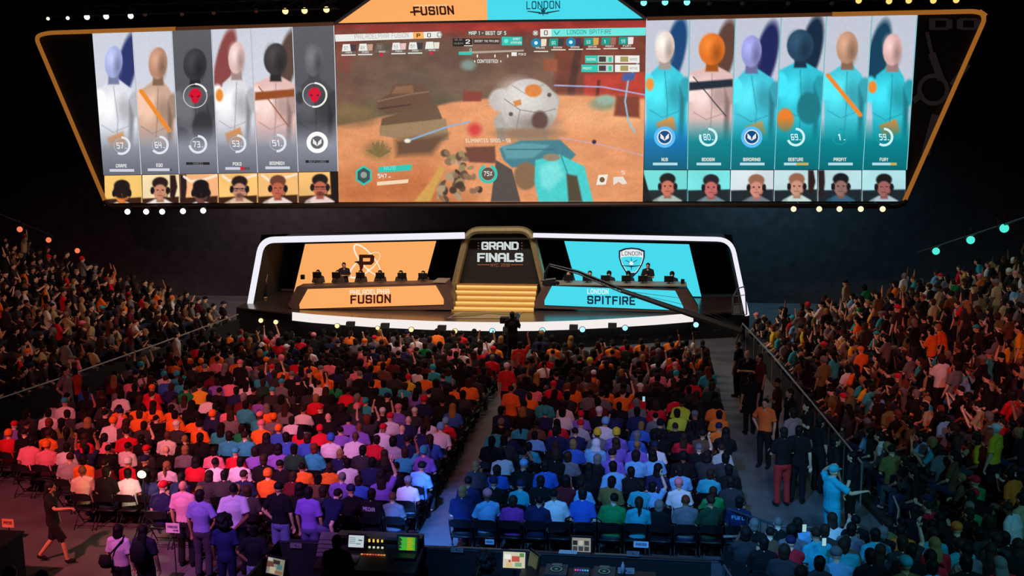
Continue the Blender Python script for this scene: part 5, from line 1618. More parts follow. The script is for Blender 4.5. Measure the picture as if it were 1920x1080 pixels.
# left floor block
L_X0 = -4.95
for r in range(19):
    y0 = 18.9 + .86 * r
    xl = np.interp(y0, [18, 19.2, 20.2, 21.2, 22, 40], [-8.6, -11.0, -12.6, -14.2, -15.9, -15.9])
    for c in range(24):
        x = L_X0 - .485 * c - (0.0 if c < 11 else .12); y = y0 + SK * (x - L_X0)
        if x < xl or y > 34.4 or rnd.random() < .03:
            continue
        SEATS.append(('left', r, c, Vector((x, y, 0))))
for blk, r, c, p in SEATS:
    wh = '%s floor block, %s, %s seat from the centre aisle' % (blk, 'back row' if r == 0 else '%s row from back' % nth(r), nth(c))
    st_ = 9 < r < 13 and rnd.random() < .05
    d = person_spec('floor', p + V3(rnd.uniform(-.05, .05), rnd.uniform(-.03, .06), 0.0), rnd.gauss(0, .2), wh, st_, 'floor' if r < 11 else 'cheer')
    d['seat'] = (blk, r, c)
# clothing and headwear seen in the photograph go to the seat they are seen on
fl = [d for d in PEOPLE]
chest = [proj(d['loc'] + V3(0, 0, .86)) for d in fl]; heads = [proj(d['loc'] + V3(0, 0, 1.22)) for d in fl]
used = set()
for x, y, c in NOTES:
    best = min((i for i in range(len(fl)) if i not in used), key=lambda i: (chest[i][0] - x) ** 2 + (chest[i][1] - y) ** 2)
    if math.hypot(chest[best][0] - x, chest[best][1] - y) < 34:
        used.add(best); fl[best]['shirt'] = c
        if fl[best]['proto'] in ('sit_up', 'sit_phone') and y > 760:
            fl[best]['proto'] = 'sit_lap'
usedh = set()
for x, y, h, c in HATS:
    best = min((i for i in range(len(fl)) if i not in usedh), key=lambda i: (heads[i][0] - x) ** 2 + (heads[i][1] - y) ** 2)
    if math.hypot(heads[best][0] - x, heads[best][1] - y) < 30:
        usedh.add(best); fl[best]['hair'] = h; fl[best]['hairc'] = c
        fl[best]['hrgb'] = PAL[c] if h in ('cap', 'beanie', 'hood') else HAIRC.get(c, (16, 13, 13))

# the two raked side stands and the near right corner
RK = 0.80


def offset_curve(pts, k):
    """plan polyline moved outward (to its right-hand side as listed) by k"""
    out = []
    for i, p in enumerate(pts):
        a = pts[max(i - 1, 0)]; b = pts[min(i + 1, len(pts) - 1)]
        t = (b - a).normalized(); n = Vector((t.y, -t.x))
        out.append(p + n * k)
    return out


def resample(pts, step):
    out = []; acc = 0.0; nxt = step * .5
    for a, b in zip(pts[:-1], pts[1:]):
        L = (b - a).length
        while nxt <= acc + L:
            t = (nxt - acc) / L; out.append((a.lerp(b, t), (b - a).normalized())); nxt += step
        acc += L
    return out


V2 = lambda x, y: Vector((x, y))
RAIL_L = [V2(-18.9, 20.0), V2(-18.4, 23.5), V2(-17.6, 28), V2(-16.9, 33), V2(-16.3, 38.4)]          # outward = left
RAIL_R = [V2(3.45, 38.2), V2(3.95, 33), V2(4.35, 27.5), V2(4.7, 22.5), V2(4.95, 20.6)]
arc = [V2(4.95 - .9 * (1 - math.cos(R(a))), 20.6 - 2.0 * math.sin(R(a))) for a in (20, 40, 60, 80, 90)]
arc += [V2(3.0, 18.45), V2(2.1, 18.3), V2(1.4, 18.2)]
RAIL_LL = [p for p in RAIL_L][::-1]           # from stage to camera; outward must be on the chosen side


def stand(zone, pts, side, base, rise, nrows, mood, aisles):
    for k in range(nrows):
        cur = offset_curve(pts, side * (.55 + RK * k))
        z = base + rise * k
        for j, (p, t) in enumerate(resample(cur, .47)):
            n = Vector((t.y, -t.x)) * side
            face = -n
            if zone == 'corner' or True:
                face = (-n * .75 + Vector((0, 1)) * .8).normalized()
            if any(abs(p.y - a) < .5 for a in aisles):
                continue
            if rnd.random() < .05:
                continue
            px, py, sc = proj((p.x, p.y, z + 1.0))
            if px < -40 or px > 1960 or py > 1130 or p.y < 11:
                continue
            rz = math.atan2(-face.x, face.y)
            sd = '%s stand' % zone
            wh = '%s, %s row from the rail, %s seat from the stage' % (sd, 'front' if k == 0 else nth(k), nth(j))
            st_ = rnd.random() < (.08 if zone != 'corner' else 0)
            d = person_spec(zone, (p.x, p.y, z), rz + rnd.gauss(0, .2), wh, st_, mood)
            d['row'] = (k, j)
            if zone == 'corner' and d['proto'] in ('sit_up', 'sit_cheer') and k < 3:
                d['proto'] = 'sit_lean'


stand('left', RAIL_LL, 1, .15, .21, 13, 'left', [31.0])
stand('right', RAIL_R, -1, .15, .19, 14, 'right', [30.0])
CORNER = [RAIL_R[-1]] + arc
stand('corner', CORNER, -1, .15, .20, 9, 'right', [])


def riser(name, pts, side, base, rise, nrows, label):
    """stepped concrete terrace under the seats"""
    mb = MB()
    for k in range(nrows):
        a = offset_curve(pts, side * (.05 + RK * k)); b = offset_curve(pts, side * (.05 + RK * (k + 1)) if side > 0 else side * (.05 + RK * (k + 1)))
        z = base + rise * k
        for i in range(len(a) - 1):
            q = [Vector((v.x, v.y, 0)) for v in (a[i], a[i + 1], b[i + 1], b[i])]
            mb.prism([v + V3(0, 0, z - rise - .3 if z - rise - .3 > 0 else 0) for v in q], (0, 0, z - max(0, z - rise - .3)))
    return tag(mb.build(name, m_riser), label, 'stand')


riser('grandstand', RAIL_LL, 1, .15, .21, 13, 'dark stepped stand on the left full of red lit spectators')
riser('grandstand', RAIL_R, -1, .15, .19, 14, 'dark stepped stand on the right full of red and teal lit spectators')
riser('grandstand', CORNER, -1, .15, .20, 9, 'dark stepped corner stand at the lower right of the view')

# rails before the stands
m_rail = mat('pale_rail', (150, 146, 142), 0.4, 0.6)


def rail(pts, z0, z1, label, infill=True):
    mb = MB(); top = [Vector((p.x, p.y, z1)) for p in pts]
    mb.tube(top, 0.028, 8)
    rs_ = resample(pts, 1.5)
    for p, t in rs_:
        mb.tube([(p.x, p.y, z0), (p.x, p.y, z1)], 0.022, 6)
    t_ = thing('rail', label, 'rail', (pts[0].x, pts[0].y, 0)); child(mb.build('handrail', m_rail), t_)
    if infill:
        sk_ = MB()
        for a, b in zip(pts[:-1], pts[1:]):
            sk_.prism([(a.x, a.y, z0), (b.x, b.y, z0), (b.x, b.y, z1 - .18), (a.x, a.y, z1 - .18)], (.03, 0, 0))
        child(sk_.build('black_skirt', m_blackcloth), t_)
    return t_


rail(RAIL_L, 0, .95, 'pale handrail over black skirt along the front of the left stand')
rail(RAIL_R[:-1], 0, .95, 'pale handrail over black skirt along the front of the right stand')
rail([CORNER[0], CORNER[1], CORNER[2]], 0, .9, 'short pale handrail at the bend of the right stand', False)
rail([CORNER[-4], CORNER[-3], CORNER[-2], CORNER[-1]], 0, .9, 'dark skirted rail before the lower right corner stand')
for i, (a, b, lb) in enumerate((((1632, 800), (1700, 880), 'pale sloping handrail among the right stand seats, nearest one'), ((1655, 735), (1625, 690), 'pale sloping handrail among the right stand seats, middle one'),
                                ((1700, 655), (1760, 690), 'pale sloping handrail among the right stand seats, farthest one'))):
    pass

# ------------------------------------------------------------------ build the spectators
kept = []
for d in PEOPLE:
    if all((d['loc'] - q['loc']).length > .40 for q in kept):
        kept.append(d)
PEOPLE = kept
for d in PEOPLE:
    px, py, sc = proj(d['loc'] + V3(0, 0, 1.0 if d['proto'].startswith('sit') else 1.3))
    d['size'] = sc if (-15 < px < 1935 and -20 < py < 1095) else 0
order = sorted([d for d in PEOPLE if d['size'] > 0], key=lambda d: -d['size'])
NEAR = order[:255]; FAR = order[255:]
for px, py, c, w in ((686, 965, 'black', 'MEDIA'), (1360, 975, 'navy', 'FUEL')):
    d = min([q for q in NEAR if q['zone'] == 'floor' and q['seat'][1] == 0], key=lambda q: math.hypot(proj(q['loc'] + V3(0, 0, .88))[0] - px, proj(q['loc'] + V3(0, 0, .88))[1] - py))
    d.update(shirt=c, proto='sit_lap', hair='short', hairc='black', hrgb=HAIRC['black'], word=w, scale=1.0, tilt=(0, 0))
verb = dict(sit_chin='chin in hand', sit_clap='clapping', sit_fold='arms folded', sit_phone='hands raised together', sit_up='both arms raised', sit_cheer='one arm raised', stand_clap='standing and clapping', stand_up='standing, one arm up', stand_down='standing')
for d in NEAR:
    hw = {'cap': '%s cap', 'beanie': '%s beanie', 'hood': '%s hood', 'bald': 'bald head', 'long': 'long %s hair', 'tail': '%s ponytail', 'bun': '%s hair bun', 'bob': '%s bob'}.get(d['hair'], '')
    hc = WORD.get(d['hairc'], d['hairc'])
    lab = 'person in %s %sshirt' % (WORD.get(d['shirt'], d['shirt']), 'lettered ' if 'word' in d else '')
    w2 = d['where']
    if d['zone'] == 'floor':
        blk, r, c = d['seat']
        lab += ', %s floor block, %s, %s from centre aisle' % (blk, 'back row' if r == 0 else '%s row from back' % nth(r), nth(c))
        grp = 'spectators on the %s floor seats' % blk
    else:
        k, j = d['row']
        nm = 'lower right corner' if d['zone'] == 'corner' else d['zone'] + ' stand'
        lab += ', %s, %s row from rail, %s from stage end' % (nm, 'front' if k == 0 else nth(k), nth(j))
        grp = 'spectators in the %s' % nm
    P = place_person(d['proto'], d['hair'], d['loc'], d['rz'], (d['skin'], PAL[d['shirt']], d['pants'], d['hrgb']), lab, 'person', grp, d['scale'], tilt=d['tilt'])


def crowd_mesh(specs):
    VS, TS, CS = [], [], []; off = 0
    for d in specs:
        Lw = LOW.get(d['proto']) or LOW['sit_lap']
        M3 = np.array(Euler((d['tilt'][0], d['tilt'][1], d['rz'])).to_matrix() * d['scale'], np.float32)
        items = [(Lw['parts'][0], d['skin'], None), (Lw['parts'][1], PAL[d['shirt']], None), (Lw['parts'][2], d['pants'], None)]
        if d['hair'] != 'bald':
            items.append((HAIR[d['hair']][1], d['hrgb'], Lw['head']))
        for (v, t), rgb, o in items:
            q = v if o is None else v + np.array(o, np.float32)
            VS.append(q @ M3.T + np.array(d['loc'], np.float32)); TS.append(t + off); off += len(v)
            CS.append(np.tile(np.array(lin(rgb) + (1,), np.float32), (len(v), 1)))
    v = np.concatenate(VS); t = np.concatenate(TS); col = np.concatenate(CS)
    me = bpy.data.meshes.new('spectators')
    me.vertices.add(len(v)); me.vertices.foreach_set('co', v.ravel())
    me.loops.add(t.size); me.loops.foreach_set('vertex_index', t.ravel().astype(np.int32))
    me.polygons.add(len(t)); me.polygons.foreach_set('loop_start', np.arange(len(t)) * 3)
    me.polygons.foreach_set('use_smooth', [True] * len(t))
    me.update(calc_edges=True)
    a = me.color_attributes.new('dye', 'FLOAT_COLOR', 'POINT'); a.data.foreach_set('color', col.ravel())
    me.materials.append(m_crowd)
    o = bpy.data.objects.new('spectators', me); COL.objects.link(o)
    return o


far = crowd_mesh(FAR)
tag(far, 'the remaining packed spectators filling the farther rows and both stands', 'crowd', None, 'stuff')
print('PEOPLE', len(PEOPLE), len(NEAR), len(FAR), len(far.data.vertices))

# ------------------------------------------------------------------ chairs
m_chair = mat('black_chair_plastic', (18, 18, 21), 0.45)


def chair_parts():
    s = MB(); s.tube([(0, -.20, .44), (0, -.10, .435), (0, .10, .435), (0, .20, .44)], [(.20, .018), (.22, .02), (.22, .02), (.20, .018)], 12)
    b = MB()
    n = 10
    for i in range(n):
        x0, x1 = -.22 + .44 * i / n, -.22 + .44 * (i + 1) / n
        cv = lambda x: -.245 + .05 * (x / .22) ** 2
        tp = lambda x: .84 - .06 * (x / .22) ** 4
        b.prism([(x0, cv(x0), .66), (x1, cv(x1), .66), (x1, cv(x1) - .03, tp(x1)), (x0, cv(x0) - .03, tp(x0))], (0, -.018, 0))
    f = MB()
    for sx in (-1, 1):
        f.tube([(sx * .215, .20, .0), (sx * .215, -.10, .45), (sx * .215, -.235, .82)], .012, 6)
        f.tube([(sx * .205, -.22, .0), (sx * .205, .12, .43)], .012, 6)
    f.tube([(-.215, .13, .1), (.215, .13, .1)], .009, 6); f.tube([(-.205, -.16, .08), (.205, -.16, .08)], .009, 6)
    return s, b, f


cs, cb, cf = chair_parts()
c0 = thing('folding_chair', 'chair', 'chair', (0, 0, 0))
cs.build('seat', m_chair, c0, True); cb.build('backrest', m_chair, c0); cf.build('frame', m_chair, c0, True)
ranked = sorted(SEATS, key=lambda s: s[3].y)
CH_NEAR, CH_FAR = ranked[:240], ranked[240:]
for i, (blk, r, c, p) in enumerate(CH_NEAR):
    o = c0 if i == 0 else copy_tree(c0)
    o.location = p
    o['label'] = 'black folding chair, %s floor block, %s, %s from centre aisle' % (blk, 'back row' if r == 0 else '%s row from back' % nth(r), nth(c))
    o['group'] = 'black folding chairs in the %s floor block' % blk
far_c = MB()
tv = np.concatenate([np.array(m.v) for m in (cs, cb)]); tf = []
o_ = 0
for m in (cs, cb):
    tf += [tuple(i + o_ for i in f) for f in m.f]; o_ += len(m.v)
for blk, r, c, p in CH_FAR:
    far_c.add([tuple(v) for v in (tv + np.array(p))], tf)
tag(far_c.build('folding_chairs', m_chair), 'the remaining black folding chairs in the farther floor rows', 'chairs', None, 'stuff')

# seats of the raked stands
m_seat = mat('dark_seat_plastic', (34, 33, 37), 0.5)
ss = MB(); ss.box((0, 0, .42), (.42, .40, .05)); ss.box((0, -.10, .2), (.08, .10, .4))
sb_ = MB(); sb_.prism([(-.2, -.20, .44), (.2, -.20, .44), (.2, -.27, .80), (-.2, -.27, .80)], (0, -.03, 0))
u0 = thing('stadium_seat', 'seat', 'seat'); ss.build('seat', m_seat, u0); sb_.build('backrest', m_seat, u0)
sp = [d for d in PEOPLE if d['zone'] != 'floor']
sp.sort(key=lambda d: -d['size'])
for i, d in enumerate(sp[:60]):
    o = u0 if i == 0 else copy_tree(u0)
    o.location = d['loc']; o.rotation_euler = (0, 0, d['rz'])
    k, j = d['row']; nm = 'lower right corner' if d['zone'] == 'corner' else d['zone'] + ' stand'
    o['label'] = 'dark plastic seat, %s, %s row from rail, %s from stage end' % (nm, 'front' if k == 0 else nth(k), nth(j)); o['group'] = 'dark seats of the %s' % nm
sf = MB(); tv = np.concatenate([np.array(m.v) for m in (ss, sb_)]); tf = list(ss.f) + [tuple(i + len(ss.v) for i in f) for f in sb_.f]
for d in sp[60:]:
    c, s = math.cos(d['rz']), math.sin(d['rz'])
    q = tv @ np.array([[c, -s, 0], [s, c, 0], [0, 0, 1]]).T + np.array(d['loc'])
    sf.add([tuple(v) for v in q], tf)
tag(sf.build('stadium_seats', m_seat), 'the remaining dark plastic seats under the spectators of both side stands', 'seats', None, 'stuff')
# ------------------------------------------------------------------ people standing or working, placed by where their head is seen
def on_floor(px, py, h, z0=0.0):
    p = at(px, py, Z=z0 + h); return Vector((p.x, p.y, z0))


DARKT = (26, 26, 32); JEAN = (70, 84, 130); SK1, SK2, SK4 = SKIN[0], SKIN[1], SKIN[4]
SPECIAL = [
    # proto, hair, hair rgb, headtop px, height, rz deg, skin, shirt, trousers, label
    ('stand_broad', 'crop', HAIRC['black'], (437, 906), 1.82, 10, SKIN[4], (206, 196, 232), DARKT, 'broad person in lavender shirt standing with hands clasped behind, back left'),
    ('stand_hip', 'short', HAIRC['black'], (374, 917), 1.76, -5, SKIN[3], (128, 120, 206), (60, 52, 70), 'person in violet shirt standing left of the lavender shirted one'),
    ('stand_down', 'bald', HAIRC['black'], (342, 901), 1.74, 0, SKIN[1], (216, 160, 184), DARKT, 'bald person in rose shirt standing behind the left seats beside the violet shirt'),
    ('stand_down', 'curls', HAIRC['black'], (420, 968), 1.60, 5, SKIN[4], (36, 40, 92), (30, 34, 70), 'person in navy dress with curly black hair, standing at lower left'),
    ('stand_shorts', 'cap', PAL['black'], (522, 904), 1.74, -8, SKIN[0], (22, 22, 28), (110, 116, 170), 'person in black shirt, pale jeans and dark cap standing behind left block'),
    ('stand_down', 'short', HAIRC['dark'], (578, 912), 1.74, -10, SKIN[1], (150, 106, 220), (92, 86, 140), 'person in bright violet shirt standing behind left block'),
    ('bend', 'crop', HAIRC['dark'], (603, 928), 1.56, -30, SKIN[2], (26, 30, 70), (90, 86, 130), 'person in navy jersey with white sleeve stripe leaning over the booth wall'),
    ('stand_down', 'bob', HAIRC['black'], (221, 983), 1.60, -6, SKIN[1], (216, 190, 226), (30, 28, 40), 'person in pale tee with dark shoulder bag standing on the open floor, lower left'),
    ('stand_down', 'long', HAIRC['black'], (268, 984), 1.60, -4, SKIN[3], (34, 28, 52), (22, 20, 30), 'person with long black hair and backpack, lower left floor'),
    ('walk', 'long', HAIRC['dark'], (92, 902), 1.68, -75, SKIN[1], (30, 24, 26), (28, 22, 26), 'person in black shorts striding along the left edge floor'),
    ('stand_shorts', 'bun', HAIRC['black'], (476, 984), 1.58, 0, SKIN[3], (24, 24, 34), (150, 150, 190), 'person in black top with patterned pale trousers, by the booth corner'),
    ('stand_wave', 'cap', PAL['teal'], (1563, 872), 1.80, -60, SKIN[0], (40, 176, 200), (40, 170, 190), 'tall person in long teal shirt touching teal cap, right aisle'),
    ('stand_hip', 'crop', HAIRC['black'], (1436, 746), 1.76, 150, SKIN[1], (236, 110, 50), (22, 20, 22), 'steward in orange shirt and black vest standing in the right aisle'),
    ('stand_fold', 'short', HAIRC['dark'], (1470, 800), 1.82, 15, SKIN[1], (22, 20, 24), (176, 44, 44), 'person in black tee and red trousers standing in the right aisle'),
    ('stand_down', 'short', HAIRC['black'], (1499, 797), 1.80, -20, SKIN[2], (24, 22, 24), (24, 22, 26), 'person all in black standing beside the one in red trousers'),
    ('stand_down', 'short', HAIRC['dark'], (1487, 765), 1.78, 30, SKIN[1], (150, 120, 120), (40, 36, 40), 'person in grey shirt standing behind the pair in black, right aisle'),
    ('stand_fold', 'bald', HAIRC['dark'], (1402, 656), 1.86, 170, SKIN[1], (26, 22, 26), (22, 20, 22), 'bald person in black standing in the right aisle farther off'),
    ('stand_down', 'short', HAIRC['dark'], (1425, 662), 1.80, 120, SKIN[1], (92, 34, 40), (22, 20, 22), 'person in maroon top standing by the right rail farther off'),
    ('stand_down', 'crop', HAIRC['black'], (1385, 640), 1.74, 60, SKIN[3], (24, 22, 26), (22, 20, 22), 'person in black by the front of the right aisle'),
    ('stand_hip', 'crop', HAIRC['dark'], (122, 687), 1.80, -95, SKIN[2], (150, 130, 140), (140, 124, 132), 'guard in grey uniform standing in the dark gap by the left stand'),
    ('stand_fold', 'short', HAIRC['black'], (139, 688), 1.70, 80, SKIN[1], (226, 60, 40), (30, 26, 28), 'person in red top facing the grey guard by the left stand'),
    ('stand_down', 'short', HAIRC['dark'], (330, 620), 1.78, -60, SKIN[2], (196, 190, 190), (40, 36, 40), 'person in pale shirt standing by the far left rail'),
    ('stand_up', 'short', HAIRC['black'], (975, 640), 1.76, 0, SKIN[1], (210, 60, 46), (30, 26, 28), 'person in red shirt with one arm up beside the camera platform'),
    ('stand_down', 'cap', PAL['white'], (950, 680), 1.74, -10, SKIN[1], (200, 40, 44), (30, 26, 28), 'person in white cap and red shirt in the centre aisle'),
    ('stand_down', 'crop', HAIRC['dark'], (958, 722), 1.72, -20, SKIN[1], (236, 110, 50), (60, 40, 36), 'person in orange top kneeling height in the centre aisle'),
    ('stand_down', 'short', HAIRC['black'], (1538, 782), 1.78, -60, SKIN[1], (26, 24, 27), (22, 20, 23), 'person in black standing by the right rail, nearest the teal shirted one'),
    ('stand_fold', 'short', HAIRC['dark'], (1515, 752), 1.76, 100, SKIN[2], (30, 26, 28), (22, 20, 22), 'person in black with folded arms standing by the right rail behind the pair'),
    ('stand_down', 'bun', HAIRC['black'], (1408, 700), 1.70, 20, SKIN[1], (28, 24, 28), (22, 20, 22), 'person in black with a hair bun walking up the right aisle'),
    ('stand_fold', 'crop', HAIRC['black'], (1458, 708), 1.78, 80, SKIN[3], (64, 26, 32), (24, 22, 24), 'person in dark red top by the right rail beyond the steward'),
    ('stand_down', 'short', HAIRC['dark'], (1482, 728), 1.74, 110, SKIN[1], (24, 22, 25), (24, 22, 24), 'person in black by the right rail left of the arms folded one'),
    ('stand_down', 'short', HAIRC['black'], (1566, 816), 1.78, -80, SKIN[1], (25, 24, 28), (22, 20, 23), 'person in black leaning at the right rail above the teal cap'),
    ('stand_down', 'short', HAIRC['black'], (1600, 846), 1.70, 60, SKIN[2], (24, 24, 28), (24, 24, 28), 'person in black at the rail below the orange shirted spectator'),
]
for pr, hr, hc, (x, y), h, a, sk_, sh_, tr_, lb in SPECIAL:
    sc = h / 1.745 if pr != 'bend' else h / 1.56
    p = on_floor(x, y, h)
    place_person(pr, hr, p, R(a), (sk_, sh_, tr_, hc), lb, 'person', None, sc, True)
    if 'backpack' in lb or 'shoulder bag' in lb:
        bg = MB(); col_ = m_blackcloth
        if 'backpack' in lb:
            bg.tube([(0, -.20, 1.0), (0, -.23, 1.05), (0, -.24, 1.25), (0, -.21, 1.38)], [(.10, .05), (.15, .085), (.15, .085), (.09, .05)], 12)
            tag(bg.build('backpack', m_blackcloth, None, True, (p.x, p.y, 0)), 'dark backpack worn by the long haired person at lower left', 'bag')
        else:
            bg.tube([(-.2, -.14, .86), (-.2, -.16, .95), (-.19, -.15, 1.08)], [(.10, .04), (.13, .06), (.10, .045)], 12); bg.tube([(-.2, -.12, 1.0), (-.06, -.155, 1.15), (.12, -.10, 1.36), (.1, 0, 1.40)], .014, 6)
            tag(bg.build('shoulder_bag', m_blackcloth, None, True, (p.x, p.y, 0)), 'dark shoulder bag on the pale tee at lower left', 'bag')

# stage crew and players
def on_deck(px, py, h, Y):
    p = at(px, py, Y=Y); return Vector((p.x, Y, p.z - h))


place_person('stand_fold', 'short', V3(at(645, 502, Y=41.0).x, 41.0, DZ), R(190), (SKIN[1], (40, 30, 30), (26, 22, 24), HAIRC['black']), 'person in dark shirt standing behind the orange desk', 'person', None, .96)
place_person('stand_fold', 'short', V3(at(1215, 502, Y=41.4).x, 41.4, DZ), R(170), (SKIN[1], (30, 34, 40), (26, 22, 24), HAIRC['black']), 'person in dark jacket standing behind the cyan desk', 'person', None, .98)
place_person('stand_down', 'short', V3(at(494, 520, Y=41.6).x, 41.6, DZ), R(150), (SKIN[1], (46, 36, 40), (22, 20, 24), HAIRC['dark']), 'dim person in dark clothes at the far left of the stage', 'person', None, .95)
for i, x in enumerate([597, 634, 677, 713, 752, 794]):
    yy = DKY_L + 1.35
    place_person('sit_lap', rnd.choice(['short', 'crop', 'bushy']), V3(at(x, 525, Y=yy).x, yy, DZ + .12), R(180), (rnd.choice(SKIN[:3]), (70, 52, 46), (30, 30, 36), HAIRC['black']),
                 'seated player in dark jersey behind the orange desk, %s from the left' % ordn[i], 'person', 'players at the orange desk')
for i, x in enumerate([1066, 1106, 1142, 1178, 1212, 1260]):
    yy = DKY_R + 1.35
    place_person('sit_lap', rnd.choice(['short', 'crop', 'bushy']), V3(at(x, 525, Y=yy).x, yy, DZ + .12), R(180), (rnd.choice(SKIN[:3]), (40, 56, 64), (30, 30, 36), HAIRC['black']),
                 'seated player in dark blue jersey behind the cyan desk, %s from the left' % ordn[i], 'person', 'players at the cyan desk')

# camera platform in the centre aisle
cp = at(955, 640, Y=33.4)
pf = thing('camera_platform', 'black camera platform standing in the centre aisle before the stage', 'platform', (cp.x, 33.4, 0))
MB().box((0, 0, .42), (1.5, 1.3, .08)).build('deck', m_black, pf)
for sx in (-1, 1):
    for sy in (-1, 1):
        MB().tube([(sx * .68, sy * .58, 0), (sx * .68, sy * .58, .4)], .03, 8).build('leg', m_black, pf)
MB().box((0, -.62, .2), (1.45, .02, .38)).build('skirt', m_blackcloth, pf)
op = place_person('stand_clap', 'short', V3(cp.x + .12, 33.3, .46), R(0), (SKIN[3], (18, 16, 18), (18, 16, 18), HAIRC['black']), 'camera operator in black on the platform before the stage', 'person', None, 1.0)
cm = thing('broadcast_camera', 'black broadcast camera on tripod before its operator', 'camera', (cp.x + .12, 33.95, .46))
b = MB(); b.box((0, 0, 1.35), (.22, .5, .28)); b.tube([(0, .25, 1.35), (0, .55, 1.35)], [.09, .12], 12); b.build('camera_body', m_black, cm)
t3 = MB()
for k in range(3):
    t3.tube([(0, 0, 1.2), (.35 * math.cos(2.1 * k + .5), .2 * math.sin(2.1 * k + .5), 0)], .025, 6)
t3.build('tripod', m_black, cm); MB().box((0, -.32, 1.42), (.2, .05, .14)).build('viewfinder', m_black, cm)
MB().box((-.36, .1, 1.3), (.3, .3, .2)).build('monitor_box', m_black, cm)

# lit lamp on a pole among the back left seats
lp0 = at(268, 888, Y=19.2)
lt = thing('pole_lamp', 'bright warm lamp on a pole among the back left seats', 'lamp', (lp0.x, 19.2, 0))
MB().tube([(0, 0, 0), (0, 0, lp0.z - .08)], .02, 8).build('pole', m_black, lt)
for k in range(3):
    MB().tube([(0, 0, .45), (.3 * math.cos(2.1 * k), .3 * math.sin(2.1 * k), .01)], .014, 6).build('leg', m_black, lt)
MB().ball((0, -.05, lp0.z), (.095, .06, .08), 14, 10).build('lens', emit((255, 226, 160), 6.0), lt, True)
hb = MB(); hb.tube([(0, .16, lp0.z), (0, 0.02, lp0.z), (0, -.05, lp0.z)], [.06, .09, .10], 14); hb.build('housing', m_black, lt, True)
pl = bpy.data.lights.new('pole_lamp_light', 'POINT'); pl.energy = 25; pl.color = (1, .8, .5); pl.shadow_soft_size = .08
po_ = bpy.data.objects.new('pole_lamp_light', pl); COL.objects.link(po_); po_.location = (lp0.x, 19.0, lp0.z + .05)


# paper signs
def sign(px, py, Y, w, h, txt, label, rgb=(214, 190, 206), rz=0.0, tc=(90, 60, 110), pole=True, arrow=False, z=None):
    p = at(px, py, Y=Y) if z is None else at(px, py, Z=z)
    t = thing('paper_sign', label, 'sign', p, rz)
    MB().box((0, 0, 0), (w, .012, h)).build('sheet', mat('paper_%d_%d_%d' % rgb, rgb, .8), t)
    lm = MB(); P = lambda x, y: Vector((x, -.012, y))
    if not txt:
        bar(lm, P, -w * .1, -h * .1, w * .05, h * .22, mat('sign_ink_%d' % tc[0], tc, .8)); bar(lm, P, w * .1, -h * .2, w * .3, -h * .1, mat('sign_ink_%d' % tc[0], tc, .8))
    else:
        text(lm, P, txt, -w * .36, w * .36, -.02 if not arrow else .0, h * .26, mat('sign_ink_%d' % tc[0], tc, .8), 1.3)
    if arrow:
        line(lm, P, (w * .02, -h * .22), (w * .3, -h * .22), h * .1, mat('sign_ink_%d' % tc[0], tc, .8))
        shape(lm, P, [(w * .3, -h * .36), (w * .42, -h * .22), (w * .3, -h * .08)], mat('sign_ink_%d' % tc[0], tc, .8))
    lm.build('lettering', parent=t)
    if pole:
        MB().tube([(0, .02, -h / 2), (0, .02, -p.z + .02)], .012, 6).build('post', m_black, t); MB().box((0, .02, -p.z + .012), (.25, .2, .02)).build('foot', m_black, t)
    return t


sign(324, 990, 17.3, .27, .19, 'PRESS', 'white press sign with arrow on a post at the lower left', arrow=True)
sign(15, 981, 18.4, .26, .18, 'PRESS', 'pale press sign at the left edge above the dark booth', (226, 150, 110), tc=(120, 60, 40), pole=True)

# production booth at the bottom of the view ------------------------------------------------
BZ = .35
fb = MB(); fb.box((-2.75, 14.7, BZ / 2), (7.6, 3.9, BZ)); tag(fb.build('booth_platform', m_blackcloth), 'low black platform under the production booth', 'platform')
bw = thing('booth_wall', 'black draped wall around the production booth', 'wall', (-2.75, 16.8, 0))
MB().box((0, 0, .5), (7.7, .05, 1.0)).build('front_drape', m_blackcloth, bw)
MB().box((-3.85, -2.0, .5), (.05, 4.0, 1.0)).build('side_drape', m_blackcloth, bw)
MB().tube([(-3.85, -4.0, 1.02), (-3.85, 0, 1.02), (3.85, 0, 1.02)], .025, 8).build('top_rail', m_black, bw)
bl_ = MB()
for a, c in ((858, 940), (955, 1000), (1115, 1205)):
    q0, q1 = at(a, 1020, Y=16.95), at(c, 1021, Y=16.95)
    bl_.box(((q0.x + q1.x) / 2 + 2.75, .14, 1.0), (q1.x - q0.x, .06, .03))
bl_.build('light_streak', m_grey, bw)  # blue-lit streaks along the wall top, shaped as pale metal bars
MB().box((0, .25, .86), (7.6, .4, .05)).build('press_shelf', mat('dark_shelf', (24, 26, 36), .5), bw)
for (x, y, txt, lb, tc) in ((555, 1023, '', 'small grey label on the booth wall, leftmost', (60, 60, 66)), (857, 1031, '', 'small grey label on the booth wall below the blue aisle', (60, 60, 66)), (1187, 1038, '', 'small grey label on the booth wall at the right', (150, 60, 60))):
    sign(x, y, 16.74, .22, .09, txt, lb, (120, 112, 118), tc=tc, pole=False)
sign(918, 1016, 17.2, .16, .09, 'PRESS', 'blue white press sign on the shelf behind the magenta dress', (190, 214, 236), tc=(40, 60, 110), pole=False)
sign(1202, 1021, 17.2, .26, .11, 'PRESS', 'blue white press sign on the shelf below the black shirt', (190, 214, 236), tc=(40, 60, 110), pole=False)

